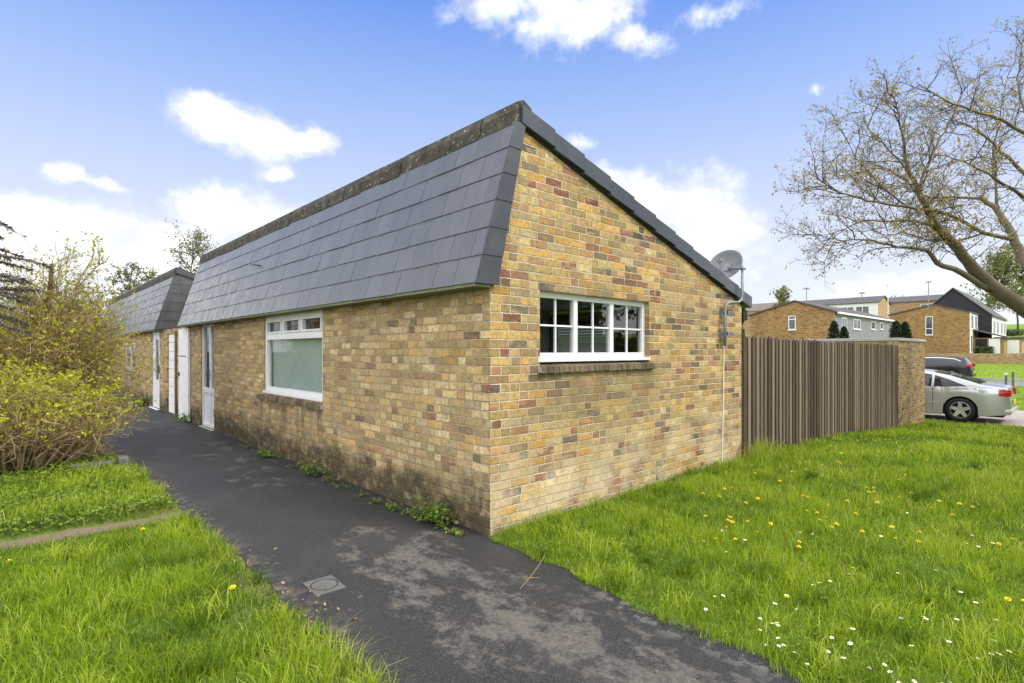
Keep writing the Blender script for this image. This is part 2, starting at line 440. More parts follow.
# wood of the fence
def wood_material(name, a, b2, c3):
    m = bpy.data.materials.new(name); m.use_nodes = True
    t = m.node_tree; b = NB(t); p = t.nodes['Principled BSDF']; o = b.obj()
    at = t.nodes.new('ShaderNodeAttribute'); at.attribute_name = 'rnd'
    g = b.noise(b.v('MULTIPLY', o, (60., 60., 2.5)), 1., 6, .65)
    c = b.ramp(b.m('ADD', b.m('MULTIPLY', g, .55), b.m('MULTIPLY', at.outputs['Fac'], .45)), [(.2, a), (.5, b2), (.78, c3)])
    kn = b.noise(b.v('MULTIPLY', o, (14., 14., 5.)), 1., 3)
    c = b.mix(b.ss(kn, .68, .74, 0., .7), c, tuple(q * .45 for q in a))
    b.put(p.inputs['Base Color'], c); p.inputs['Roughness'].default_value = .85; p.inputs['Specular IOR Level'].default_value = .2
    b.put(p.inputs['Normal'], b.bump(g, .35, .004))
    return m


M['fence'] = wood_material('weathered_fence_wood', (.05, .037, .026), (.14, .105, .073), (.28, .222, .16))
M['fence_gap_shade'] = wood_material('gap_shade_boards', (.02, .014, .01), (.038, .027, .019), (.06, .044, .032))  # near-black tone paints in the shade of the gaps between front boards
M['bark'] = wood_material('grey_bark', (.035, .029, .02), (.085, .07, .047), (.16, .135, .095))
M['bark_green'] = wood_material('mossy_bark', (.06, .05, .034), (.15, .125, .085), (.27, .23, .165))
M['twig'] = wood_material('pale_twig', (.075, .048, .024), (.25, .175, .092), (.47, .36, .215))
M['dead_spray'] = wood_material('dark_dead_spray', (.05, .042, .035), (.10, .085, .07), (.17, .145, .12))

M['grass'] = leaf_material('grass_blades', [(.08, .145, .010), (.195, .305, .014), (.31, .43, .02), (.43, .53, .04), (.58, .53, .2)], .5)
M['ground_cover'] = leaf_material('ground_cover_leaves', [(.085, .14, .018), (.16, .25, .025), (.25, .35, .045)], .4)
M['weed'] = leaf_material('weed_leaves', [(.08, .15, .02), (.14, .24, .03), (.2, .3, .05)], .4)
M['shrub_leaf'] = leaf_material('yellow_green_leaves', [(.24, .29, .02), (.42, .46, .022), (.60, .60, .05)], .5)
M['shrub_leaf_dull'] = leaf_material('dull_yellow_leaves', [(.24, .25, .03), (.40, .40, .035), (.52, .49, .06)], .5)
M['bud'] = leaf_material('opening_leaf_buds', [(.20, .16, .035), (.34, .29, .05), (.42, .32, .06), (.44, .26, .06)], .45)
M['leaf_mid'] = leaf_material('mid_green_leaves', [(.12, .14, .06), (.19, .21, .10), (.26, .26, .14)], .45)
M['leaf_dark'] = leaf_material('dark_conifer_leaves', [(.01, .018, .008), (.018, .032, .012), (.03, .05, .018)], .15)
M['leaf_far'] = leaf_material('pale_green_leaves', [(.10, .12, .03), (.17, .19, .05), (.25, .25, .08)], .35)
M['leaf_hedge'] = leaf_material('hedge_leaves', [(.06, .09, .03), (.11, .15, .05), (.17, .22, .08)], .4)


# ------------------------------------------------------------------ ground
def sst(x, a, b):
    t = np.clip((np.asarray(x, float) - a) / (b - a), 0, 1); return t * t * (3 - 2 * t)


def lawn_edge(y):      # x of the path's right kerbless edge where the lawn begins (y < 0)
    return -.06 - .09 * np.minimum(0, y) * -1. + .03 * np.sin(np.asarray(y) * 5.1) + .018 * np.sin(np.asarray(y) * 13.)


def Hg(x, y):
    x = np.asarray(x, float); y = np.asarray(y, float)
    h = -.57 * sst(x, 4.5, 18) + .77 * sst(x, 46, 74) + 1.0 * sst(x, 74.05, 74.5) + 4.5 * sst(x, 88, 135) + 5 * sst(x, 125, 260)
    lawn = sst(x - lawn_edge(y), 0, .25) * sst(-y, -.05, .05)
    h = h + .035 * lawn * (1 - sst(x, 16.6, 17.6))
    bump = .02 * np.sin(x * 1.7 + y) * np.sin(y * 2.1 - .5 * x) * lawn * sst(17.6 - x, 0, 2)
    left = sst(-1.72 - x, 0, .2)
    return h + bump + .03 * left * (1 - sst(np.abs(y - 2.4), .14, .3) * 0 ) * sst(np.abs(y - 2.42), .12, .3)


def grid_sheet(name, xs, ys, mat, dz=0., mask=None):
    X, Y = np.meshgrid(xs, ys, indexing='ij'); Z = Hg(X, Y) + dz
    v = np.stack([X, Y, Z], -1).reshape(-1, 3); ny = len(ys)
    I, J = np.meshgrid(np.arange(len(xs) - 1), np.arange(ny - 1), indexing='ij')
    a = (I * ny + J).ravel(); f = np.stack([a, a + ny, a + ny + 1, a + 1], 1).ravel()
    return npmesh(name, v, f, np.full(len(a), 4), mat, None, None, True)


def ground_material():
    m = bpy.data.materials.new('grassy_ground'); m.use_nodes = True
    t = m.node_tree; b = NB(t); p = t.nodes['Principled BSDF']; o = b.obj(); x, y, z = b.sep(o)
    near = b.ramp(b.noise(o, 6., 6, .65), [(.3, (.06, .09, .014)), (.55, (.10, .16, .02)), (.75, (.15, .18, .04))])
    far = b.ramp(b.noise(o, 1.6, 8, .7), [(.3, (.12, .19, .02)), (.5, (.16, .25, .03)), (.7, (.22, .28, .06))])
    far = b.mix(b.ss(b.noise(o, .25, 4), .45, .7, 0., .5), far, (.12, .15, .05))
    c = b.mix(b.ss(x, 14., 22.), near, far)
    # bare earth of the trodden strip that joins the path on the left
    dist = b.m('ADD', b.m('ABSOLUTE', b.m('SUBTRACT', y, 2.42)), b.m('MULTIPLY', b.m('SUBTRACT', b.noise(o, 5., 4), .5), .22))
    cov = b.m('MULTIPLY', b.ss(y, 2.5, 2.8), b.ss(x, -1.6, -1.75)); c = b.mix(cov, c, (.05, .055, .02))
    strip = b.m('MULTIPLY', b.ss(dist, .2, .08), b.ss(x, -1.5, -1.7))
    edge = b.m('MULTIPLY', b.m('MULTIPLY', b.ss(x, -2.1, -1.72), b.ss(x, -1.2, -1.4)), b.ss(b.noise(o, 7., 5, .7), .38, .55))
    c = b.mix(b.m('MAXIMUM', strip, b.m('MULTIPLY', edge, .7)), c, b.ramp(b.noise(o, 30., 6, .7), [(.3, (.10, .08, .05)), (.7, (.22, .18, .12))]))
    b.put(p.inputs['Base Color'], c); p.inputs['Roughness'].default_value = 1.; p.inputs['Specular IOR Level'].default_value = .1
    b.put(p.inputs['Normal'], b.bump(b.noise(o, 25., 6, .7), .7, .02))
    return m


xs = np.concatenate([[-900, -400, -150, -60, -25], np.arange(-12, -2, .5), np.arange(-2, 8, .12), np.arange(8, 20, .4), np.arange(20, 74, 2.), [74.0, 74.05, 74.3, 74.5], np.arange(76, 140, 4), [150, 180, 220, 260, 400, 900]])
ys = np.concatenate([[-900, -300, -100, -40, -20], np.arange(-12, -6, .6), np.arange(-6, 3.4, .1), np.arange(3.4, 20, .8), np.arange(22, 60, 4), [70, 90, 130, 200, 400, 900]])
tag(grid_sheet('ground', xs, ys, ground_material()), kind='structure')


def path_material():
    m = bpy.data.materials.new('worn_tarmac'); m.use_nodes = True
    t = m.node_tree; b = NB(t); p = t.nodes['Principled BSDF']; o = b.obj(); x, y, z = b.sep(o)
    c = b.ramp(b.noise(o, 130., 4, .7), [(.34, (.010, .010, .0105)), (.55, (.03, .03, .0305)), (.68, (.10, .099, .097))])
    c = b.mix(b.ss(b.noise(o, 1.3, 5, .6), .45, .7, 0., .5), c, (.052, .051, .05))
    # dried mud film, patchy, where feet cut the corner
    ns = b.noise(b.v('MULTIPLY', o, (1.25, .8, 1.)), 2.6, 8, .74)
    cen = b.m('ADD', -.78, b.m('MULTIPLY', y, .03))
    band = b.ss(b.m('ABSOLUTE', b.m('SUBTRACT', x, cen)), .95, .15)
    fade = b.m('MULTIPLY', b.ss(y, 2.0, -.1), b.ss(y, -5., -3.2))
    far = b.m('MULTIPLY', b.ss(y, 1., 3.), .16)
    film = b.m('ADD', b.m('MULTIPLY', b.m('MULTIPLY', band, fade), .235), b.m('MULTIPLY', far, band))
    mk = b.ss(b.m('ADD', b.m('ADD', ns, film), b.m('MULTIPLY', b.m('SUBTRACT', b.noise(o, 22., 5, .7), .5), .2)), .675, .80)
    mk = b.m('MULTIPLY', mk, b.ss(b.noise(o, 35., 5, .75), .36, .5, .35, 1.))
    mud = b.ramp(b.noise(o, 40., 5, .7), [(.3, (.10, .088, .074)), (.7, (.185, .165, .14))])
    c = b.mix(b.m('MULTIPLY', mk, .68), c, mud)
    vo = t.nodes.new('ShaderNodeTexVoronoi'); vo.feature = 'DISTANCE_TO_EDGE'; vo.inputs['Scale'].default_value = 1.1
    b.put(vo.inputs['Vector'], b.v('ADD', o, b.v('MULTIPLY', b.noise(o, 3., 5, .7, col=True), (.5, .5, 0.))))
    crack = b.m('MULTIPLY', b.ss(vo.outputs['Distance'], .006, .001), b.ss(b.noise(o, .9, 3), .48, .56))
    c = b.mix(b.m('MULTIPLY', crack, .8), c, (.008, .008, .008))
    # crumbled pale edges
    e2 = b.m('MULTIPLY', b.ss(x, -1.45, -1.7), b.ss(b.noise(o, 9., 5, .7), .48, .6))
    c = b.mix(b.m('MULTIPLY', e2, .7), c, (.16, .125, .085))
    e3 = b.m('MULTIPLY', b.ss(x, -.45, -.15), b.m('MULTIPLY', b.ss(y, -.9, -1.6), b.ss(b.noise(o, 8., 6, .7), .5, .58)))
    c = b.mix(b.m('MULTIPLY', e3, .6), c, (.22, .205, .185))
    b.put(p.inputs['Base Color'], c)
    b.put(p.inputs['Roughness'], b.mix(mk, (.62, .62, .62), (.95, .95, .95)))
    p.inputs['Specular IOR Level'].default_value = .35
    b.put(p.inputs['Normal'], b.bump(b.noise(o, 180., 4, .7), .5, .006))
    return m


def path_sheet():
    mb = MB(); N = 260; ysq = np.linspace(-9, 24, N)
    vs = []
    for y in ysq:
        l = -1.70 + .035 * math.sin(y * 2.3) + .02 * math.sin(y * 7.1 + 1) - .012 * math.sin(y * 19)
        r = float(lawn_edge(y)) + .12 if y < 0 else .02
        for k in range(5): vs.append((l + (r - l) * k / 4, y, .006 + (.012 if 0 < k < 4 else 0)))
    fs = [(i * 5 + k, i * 5 + k + 1, i * 5 + k + 6, i * 5 + k + 5) for i in range(N - 1) for k in range(4)]
    mb.add(vs, fs); return mb.build('path', path_material(), smooth=True)


tag(path_sheet(), kind='structure')
tag(grid_sheet('driveway', np.arange(17.6, 23.6, .5), np.arange(-2.9, 9.1, .6), M['paving'], .02), kind='structure')
tag(grid_sheet('road', np.array([41., 43, 45, 47.4]), np.arange(-60, 61, 5.), M['asphalt_far'], .02), kind='structure')
mb = MB()
for y in range(-30, 12, 3): mb.box((47.42, y, -.5), (47.6, y + 2.97, -.34))
tag(mb.build('kerb', M['concrete']), kind='structure')


# ------------------------------------------------------------------ window / door builders
def frameT(origin, U, Nn):
    o = np.array(origin, float); U = np.array(U, float); Nn = np.array(Nn, float)
    return lambda u, n, z: o + U * u + Nn * n + np.array([0, 0, z])


def wall_sheet(mb, T, u0, u1, z0, ztop, holes, depth=.1):
    """outer face with openings; ztop: list of (u, z) describing the top edge; holes: (u0,u1,z0,z1)"""
    tz = lambda u: float(np.interp(u, [q[0] for q in ztop], [q[1] for q in ztop]))
    us = sorted({u0, u1, *[h[0] for h in holes], *[h[1] for h in holes], *[q[0] for q in ztop if u0 < q[0] < u1]})
    for a, b in zip(us[:-1], us[1:]):
        hs = sorted([h for h in holes if h[0] <= a + 1e-6 and h[1] >= b - 1e-6], key=lambda h: h[2])
        lo = z0
        for h in hs:
            if h[2] > lo + 1e-6: mb.add([T(a, 0, lo), T(b, 0, lo), T(b, 0, h[2]), T(a, 0, h[2])], [(0, 1, 2, 3)])
            lo = h[3]
        if max(tz(a), tz(b)) > lo + 1e-6: mb.add([T(a, 0, lo), T(b, 0, lo), T(b, 0, tz(b)), T(a, 0, tz(a))], [(0, 1, 2, 3)])
    for a, b, c, d in holes:
        for p, q in (((a, c), (a, d)), ((a, d), (b, d)), ((b, d), (b, c)), ((b, c), (a, c))):
            mb.add([T(p[0], 0, p[1]), T(q[0], 0, q[1]), T(q[0], -depth, q[1]), T(p[0], -depth, p[1])], [(0, 1, 2, 3)])


def bars(mb, T, rects, n0, n1, mi=0):
    for a, b, c, d in rects: mb.box((a, n0, c), (b, n1, d), mi, T)


def pane_sheet(T, rects, n):
    mb = MB()
    for a, b, c, d in rects: mb.box((a, n - .004, c), (b, n + .004, d), 0, T)
    return mb


# ------------------------------------------------------------------ the house
ROOF = lambda x: 3.53 - (x - .37) * (1.288 / 4.325)         # underside line of the verge
MX = lambda z: -.180 + (z - 2.09) * (.430 / 1.395)           # x of the mansard face
house = empty('brick_house', (0, 0, 0), 0, 'yellow brick end house with sloping slate mansard front and mono pitch roof', 'house')
Tg = frameT((0, 0, 0), (1, 0, 0), (0, -1, 0))
Tf = frameT((0, 0, 0), (0, 1, 0), (-1, 0, 0))
GW, HL = 4.70, 10.25
WG = (.594, 2.36, 1.474, 2.09)          # window in the gable: x0 x1 z0 z1
mb = MB()
wall_sheet(mb, Tg, 0, GW, -.35, [(0, 2.12), (.07, 2.12), (.36, 3.53), (.37, 3.53), (GW, ROOF(GW))], [(WG[0], WG[1], 1.40, WG[3])], .13)
mb.build('gable_wall', M['gable'], house, recalc=False)
WF = (3.25, 5.373, .90, 2.10)
DF = (8.14, 9.085, .02, 2.10)
mb = MB()
wall_sheet(mb, Tf, 0, HL + .3, -.35, [(0, 2.12), (HL + .3, 2.12)], [WF, DF])
mb.build('front_wall', M['front'], house, recalc=False)
mb = MB()
Tr = frameT((GW, 0, 0), (0, 1, 0), (1, 0, 0))
wall_sheet(mb, Tr, 0, HL, -.35, [(0, ROOF(GW)), (HL, ROOF(GW))], [(2.2, 3.5, 1.0, 2.0)])
mb.add([(0, HL, -.3), (GW, HL, -.3), (GW, HL, ROOF(GW)), (.37, HL, 3.53), (.05, HL, 2.1), (0, HL, 2.1)], [(0, 1, 2, 3, 4, 5)])
mb.build('rear_wall', M['plain_brick'], house, recalc=False)
mb = MB()
for k in range(20): mb.box((GW - .09, 2.1, 1.0 + k * .05), (GW - .084, 3.6, 1.0 + k * .05 + .046))
mb.build('rear_blind', M['net'], house)
# room behind the gable window, lit by that window and one in the back wall
mb = MB()
mb.add([(.12, .13, .05), (4.58, .13, .05), (4.58, 3.6, .05), (.12, 3.1, .05), (.12, .13, 2.3), (4.58, .13, 2.3), (4.58, 3.6, 2.3), (.12, 3.1, 2.3)], [(0, 1, 2, 3), (4, 5, 6, 7), (2, 3, 7, 6), (3, 0, 4, 7)])
mb.build('room_lining', M['room'], house, recalc=False)
# roof body (mono pitch slab)
mb = MB(); th = .10
mb.hexa([(.30, .06, ROOF(.30) + .02), (GW + .14, .06, ROOF(GW + .14) + .02), (GW + .14, HL, ROOF(GW + .14) + .02), (.30, HL, ROOF(.30) + .02),
         (.30, .06, ROOF(.30) + th), (GW + .14, .06, ROOF(GW + .14) + th), (GW + .14, HL, ROOF(GW + .14) + th), (.30, HL, ROOF(.30) + th)])
mb.build('roof', M['slate_trim'], house)
# stepped verge tiles up the gable
mb = MB(); n = 11; x0 = .325; x1 = GW + .22; rr = []
for i in range(n):
    a = x0 + (x1 - x0) * i / n; b = x0 + (x1 - x0) * (i + 1) / n - .001
    lift_a, lift_b = -.004, .017          # each tile rides over the one below it
    za, zb = ROOF(a), ROOF(b)
    zt = .125
    c8 = []
    for (zlo) in (0, 1):
        for (xx, yy, zz, lf) in ((a, -.055, za, lift_a), (b, -.055, zb, lift_b), (b, .16, zb, lift_b), (a, .16, za, lift_a)):
            c8.append((xx, yy, zz + lf + (zt if zlo else -.03)))
    mb.hexa(c8); rr += [random.random()] * 8
mb.build('verge_tile', M['slate_trim'], house, rnd=rr)
mb = MB(); mb.hexa([(.36, -.012, ROOF(.36) - .05), (GW, -.012, ROOF(GW) - .05), (GW, .03, ROOF(GW) - .05), (.36, .03, ROOF(.36) - .05),
                    (.36, -.012, ROOF(.36)), (GW, -.012, ROOF(GW)), (GW, .03, ROOF(GW)), (.36, .03, ROOF(.36))])
mb.build('verge_undercloak', M['dark'], house)


def mansard(parent, y0, y1, mat, matrim, name, sw=.30, old=False, seed=1):
    rg = random.Random(seed); rows = 6; zb, zt = 2.09, 3.50
    mbs = MB(); rn = []
    for k in range(rows):
        za = zb + (zt - zb) * k / rows; zc = zb + (zt - zb) * (k + 1) / rows + .07
        off = (k % 2) * sw * .5
        y = y0 - off
        while y < y1:
            a, b = max(y0, y) + .0022, min(y1, y + sw) - .0022
            if b - a > .02:
                out = .015 + rg.uniform(-.003, .003); dzr = rg.uniform(-.003, .003)
                c8 = []
                for z, o in ((za + dzr, out), (zc, .004)):
                    for (yy, xx) in ((a, MX(z) - o), (b, MX(z) - o), (b, MX(z) - o + .010), (a, MX(z) - o + .010)):
                        c8.append((xx, yy, z))
                mbs.hexa(c8); rn += [rg.random()] * 8
            y += sw
    o = mbs.build('mansard_slates', mat, parent, rnd=rn)
    # boarding behind the slates, soffit
    m2 = MB(); m2.hexa([(MX(2.10) + .01, y0 + .03, 2.10), (.0, y0 + .03, 2.10), (.0, y1 - .01, 2.10), (MX(2.10) + .01, y1 - .01, 2.10),
                        (MX(3.55) + .01, y0 + .03, 3.55), (MX(3.55) + .10, y0 + .03, 3.55), (MX(3.55) + .10, y1 - .01, 3.55), (MX(3.55) + .01, y1 - .01, 3.55)])
    m2.build('mansard_boarding', M['dark'], parent)
    m3 = MB(); m3.box((-.18, y0 + .02, 2.062), (-.004, y1 - .01, 2.096))
    m3.build('soffit', M['soffit'], parent)
    return o


mansard(house, -.045, HL, M['slate'], M['slate_trim'], 'm', .305)
# wrapped slate cheek at the gable end, in five lapped pieces
mb = MB(); rr = []
for k in range(6):
    za = 2.088 + 1.42 * k / 6; zc = 2.088 + 1.42 * (k + 1) / 6
    wa = .225 - .11 * (k / 6); wc = .225 - .11 * ((k + 1) / 6)
    o = .002
    c8 = []
    for z, w, yo in ((za, wa, -.052), (zc, wc, -.046)):
        for xx, yy in ((MX(z) - .017, yo), (MX(z) + w, yo), (MX(z) + w, -.0452), (MX(z) - .017, -.0452)): c8.append((xx, yy, z))
    mb.hexa(c8); rr += [random.random()] * 8
    c8 = []
    for z, w in ((za, wa), (zc, wc)):
        for xx, yy in ((MX(z) + .03, -.0448), (MX(z) + w - .002, -.0448), (MX(z) + w - .002, .03), (MX(z) + .03, .03)): c8.append((xx, yy, z + (.001 if z == za else -.001)))
    mb.hexa(c8); rr += [.5] * 8
mb.build('mansard_cheek', M['slate_trim'], house, rnd=rr)
# ridge of lichen covered cappings
mb = MB(); y = -.03; i = 0
while y < HL:
    b = min(HL, y + .455); j = random.uniform(-.006, .006)
    prof = [(.232, 3.470), (.244, 3.60), (.280, 3.685), (.36, 3.722), (.46, 3.672), (.46, 3.60), (.36, 3.60), (.33, 3.505)]
    mb.prism([(q[0] + j, y + .004, q[1] + j) for q in prof], (0, b - y - .016, 0)); y = b
mb.build('ridge_capping', M['ridge'], house, bevel=.006)
mb = MB(); mb.prism([(q[0] * .94 + .021, -.02, q[1] - .006 if q[1] > 3.6 else q[1] + .004) for q in [(.252, 3.508), (.258, 3.60), (.289, 3.67), (.36, 3.705), (.44, 3.672), (.44, 3.55)]], (0, HL, 0)); mb.build('ridge_mortar', M['concrete'], house)

# gable window
wr = empty('window', (0, 0, 0)); wr.parent = house
a, b, c, d = WG
fb = MB()
bars(fb, Tg, [(a, a + .05, c, d), (b - .05, b, c, d), (a + .05, b - .05, d - .055, d), (a + .05, b - .05, c, c + .05), (1.13, 1.19, c + .05, d - .055), (1.715, 1.775, c + .05, d - .055)], -.115, -.06)
secs = [(a + .05, 1.13), (1.19, 1.715), (1.775, b - .05)]
zl, zh = c + .05, d - .055
for (u, v) in secs:
    bars(fb, Tg, [((u + v) / 2 - .009, (u + v) / 2 + .009, zl, zh)], -.10, -.075)
    bars(fb, Tg, [(u, (u + v) / 2 - .009, (zl + zh) / 2 - .009, (zl + zh) / 2 + .009), ((u + v) / 2 + .009, v, (zl + zh) / 2 - .009, (zl + zh) / 2 + .009)], -.10, -.075)
fb.build('window_frame', M['upvc'], wr, bevel=.003)
pane_sheet(Tg, [(u, v, zl, zh) for u, v in secs], -.090).build('pane', M['glass'], wr)
sb = MB(); bars(sb, Tg, [(a - .03, b + .01, c - .035, c - .002)], -.115, .012); sb.build('cill', M['upvc'], wr, bevel=.003)
# brick on edge sill under it
def brick_sill(T, u0, u1, ztop, drop, seed, parent):
    rg = random.Random(seed); mb = MB(); u = u0; rn = []
    while u < u1 - .02:
        v = min(u1, u + .075); jz = rg.uniform(-.004, .004); jn = rg.uniform(-.004, .004)
        c8 = [T(u + .004, -.09, ztop - drop), T(v - .004, -.09, ztop - drop), T(v - .004, .045 + jn, ztop - drop + jz), T(u + .004, .045 + jn, ztop - drop + jz),
              T(u + .004, -.09, ztop), T(v - .004, -.09, ztop), T(v - .004, .045 + jn, ztop - .035 + jz), T(u + .004, .045 + jn, ztop - .035 + jz)]
        mb.hexa(c8); rn += [rg.random()] * 8; u = v
    mb.build('brick_sill', M['sill'], parent, rnd=rn, bevel=.004)
    m2 = MB(); m2.hexa([T(u0, -.095, ztop - drop + .006), T(u1, -.095, ztop - drop + .006), T(u1, .036, ztop - drop + .006), T(u0, .036, ztop - drop + .006),
                        T(u0, -.095, ztop - .008), T(u1, -.095, ztop - .008), T(u1, .036, ztop - .044), T(u0, .036, ztop - .044)])
    m2.build('sill_mortar', M['concrete'], parent)


ms = bpy.data.materials.new('dirty_sill_brick'); ms.use_nodes = True
_b = NB(ms.node_tree); _p = ms.node_tree.nodes['Principled BSDF']; _o = _b.obj()
_at = ms.node_tree.nodes.new('ShaderNodeAttribute'); _at.attribute_name = 'rnd'
_c = _b.ramp(_at.outputs['Fac'], [(0, (.075, .055, .03)), (.4, (.13, .095, .055)), (.8, (.2, .15, .085)), (1, (.09, .06, .04))])
_c = _b.mix(_b.ss(_b.noise(_o, 22., 6, .7), .5, .68, 0., .8), _c, (.24, .21, .14))
_c = _b.mix(_b.ss(_b.noise(_o, 11., 5, .7), .5, .65, 0., .7), _c, (.045, .04, .022))
_b.put(_p.inputs['Base Color'], _c); _p.inputs['Roughness'].default_value = .95
_b.put(_p.inputs['Normal'], _b.bump(_b.noise(_o, 70., 5, .7), .6, .008))
M['sill'] = ms
brick_sill(Tg, .575, 2.42, 1.438, .098, 3, wr)

# front window: three top lights over one blinded pane
wr = empty('window', (0, 0, 0)); wr.parent = house
a, b, c, d = WF
fb = MB(); tz = 1.77
bars(fb, Tf, [(a, a + .06, c + .03, d), (b - .06, b, c + .03, d), (a + .06, b - .06, c + .03, c + .095), (a + .06, b - .06, 2.0, d), (a + .06, b - .06, tz - .06, tz + .03)], -.09, -.02)
m1, m2_ = a + (b - a) * .345, a + (b - a) * .66
bars(fb, Tf, [(m1 - .035, m1 + .035, tz + .03, 2.0), (m2_ - .035, m2_ + .035, tz + .03, 2.0)], -.09, -.02)
tops = [(a + .06, m1 - .035), (m1 + .035, m2_ - .035), (m2_ + .035, b - .06)]
for u, v in tops:      # opening sashes stand a little proud
    bars(fb, Tf, [(u + .002, u + .032, tz + .032, 1.998), (v - .032, v - .002, tz + .032, 1.998), (u + .032, v - .032, tz + .032, tz + .06), (u + .032, v - .032, 1.97, 1.998)], -.06, -.008)
fb.build('window_frame', M['upvc'], wr, bevel=.003)
pane_sheet(Tf, [(a + .06, b - .06, c + .095, tz - .06)] + [(u, v, tz + .03, 2.0) for u, v in tops], -.065).build('pane', M['glass'], wr)
bl = MB(); bars(bl, Tf, [(a + .02, b - .02, c + .02, tz - .02)], -.125, -.12); bl.build('blind', M['blind'], wr)
sb = MB(); bars(sb, Tf, [(a - .01, b + .02, c - .005, c + .028)], -.09, .02); sb.build('cill', M['upvc'], wr, bevel=.003)
brick_sill(Tf, a - .02, b + .24, c - .006, .10, 5, wr)
# room behind the front windows
mb = MB(); mb.add([(.13, 3.12, .05), (.13, HL - .1, .05), (3.4, HL - .1, .05), (3.4, 3.65, .05), (.13, 3.12, 2.3), (.13, HL - .1, 2.3), (3.4, HL - .1, 2.3), (3.4, 3.65, 2.3)], [(0, 1, 2, 3), (4, 5, 6, 7), (0, 3, 7, 4), (1, 2, 6, 5), (2, 3, 7, 6)])
mb.build('hall_lining', M['room'], house, recalc=False)


def glazed_door(parent, y0, y1, z0, z1, split=True):
    dr = empty('door', (0, 0, 0)); dr.parent = parent
    fb = MB(); ym = y0 + (y1 - y0) * .42
    bars(fb, Tf, [(y0, y0 + .06, z0, z1), (y1 - .06, y1, z0, z1), (y0 + .06, y1 - .06, z1 - .07, z1), (y0 + .06, y1 - .06, z0, z0 + .06)], -.09, -.02)
    bars(fb, Tf, [(ym - .04, ym + .04, z0 + .06, z1 - .07), (y0 + .06, ym - .04, z0 + .68, z0 + .78), (ym + .04, y1 - .06, z0 + .68, z0 + .78)], -.085, -.025)
    fb.build('door_frame', M['upvc'], dr, bevel=.003)
    lp = MB(); bars(lp, Tf, [(y0 + .06, ym - .04, z0 + .06, z0 + .68), (ym + .04, y1 - .06, z0 + .06, z0 + .68)], -.075, -.05); lp.build('door_panel', M['upvc'], dr)
    pane_sheet(Tf, [(y0 + .06, ym - .04, z0 + .78, z1 - .07), (ym + .04, y1 - .06, z0 + .78, z1 - .07)], -.06).build('pane', M['glass'], dr)
    hb = MB(); bars(hb, Tf, [(ym - .02, ym + .02, z0 + .95, z0 + 1.15)], -.028, -.012); hb.tube([Tf(ym, -.015, z0 + 1.06), Tf(ym, .03, z0 + 1.06), Tf(ym + .11, .03, z0 + 1.06)], .009, 8)
    hb.build('handle', M['galv'], dr)
    st = MB(); bars(st, Tf, [(y0 - .02, y1 + .02, z0 - .1, z0 - .005)], -.1, .05); st.build('doorstep', M['concrete'], dr)
    lf = MB(); bars(lf, Tf, [(y0 + .12, y0 + .22, z0 + .22, z0 + .38)], -.05, -.045); lf.build('cat_flap', M['black'], dr)


glazed_door(house, *DF)
# hooked cable stub on the slates
q = on(262, 266, 0, .09)
mb = MB(); mb.tube([q + np.array([0.02, 0, 0]), q + np.array([-.07, -.02, .0]), q + np.array([-.085, .08, .02]), q + np.array([-.075, .28, .035])], [.011, .011, .009, .008], 6)
mb.build('cable_hook', M['dark'], house)
# gutter end and downpipe at the low eave
mb = MB(); mb.tube([(GW + .10, .0, 2.10), (GW + .10, 1.5, 2.10), (GW + .10, HL, 2.10)], .055, 10)
mb.tube([(GW + .10, .03, 2.09), (GW + .10, .03, 2.0), (GW + .045, .045, 1.9), (GW + .045, .045, .0)], .036, 10)
mb.box((GW + .03, -.012, 1.98), (GW + .17, .08, 2.12)); mb.box((GW + .01, .0, 1.78), (GW + .10, .09, 1.86))
mb.build('gutter', M['black'], house)
# cable conduit on the gable
mb = MB(); qa = on(724, 348, 1, -.012); qb = on(722, 455, 1, -.012)
mb.tube([qa, (qa + qb) / 2 + np.array([.01, 0, 0]), (qb[0], -.012, .0)], .007, 6); mb.build('cable', M['white_paint'], house)

# ------------------------------------------------------------------ linking wall and second house
link = empty('linking_wall', (0, HL, 0), 0, 'low brick link between the two slate fronted houses holding a white store door', 'wall')
mb = MB(); l0 = -HL
T2 = frameT((0, 0, 0), (0, 1, 0), (-1, 0, 0))
Tl = frameT((-.004, -HL, 0), (0, 1, 0), (-1, 0, 0))
wall_sheet(mb, Tl, HL + .3, 12.78, -.2, [(HL + .3, 2.0), (12.78, 2.0)], [(11.25, 12.27, .02, 1.96)])
mb.box((0.02, .02, 2.0), (4.6, 2.53, 2.075))
mb.build('brick_face', M['front'], link, recalc=False)
sd = MB(); bars(sd, Tl, [(9.93, 10.83, .02, 2.03)], .004, .05); sd.build('store_door', M['white_paint'], link, bevel=.004)
sd = MB(); bars(sd, Tl, [(10.10, 10.74, 1.42, 1.435)], .05, .058); bars(sd, Tl, [(10.70, 10.78, .98, 1.06)], .05, .075)
sd.build('door_ironmongery', M['black'], link)
pb = MB()
for k in range(9): bars(pb, Tl, [(11.27, 12.25, .03 + k * .215, .03 + k * .215 + .207)], -.06, -.03)
pb.build('panelled_door', M['white_paint'], link, bevel=.006)
pp = MB(); pp.tube([Tl(11.1, .05, 0), Tl(11.1, .05, 1.0), Tl(11.1, .05, 2.0)], .026, 8); pp.build('downpipe', material('rusty_pipe', (.20, .11, .075), .7, var=.3, vscale=12), link)

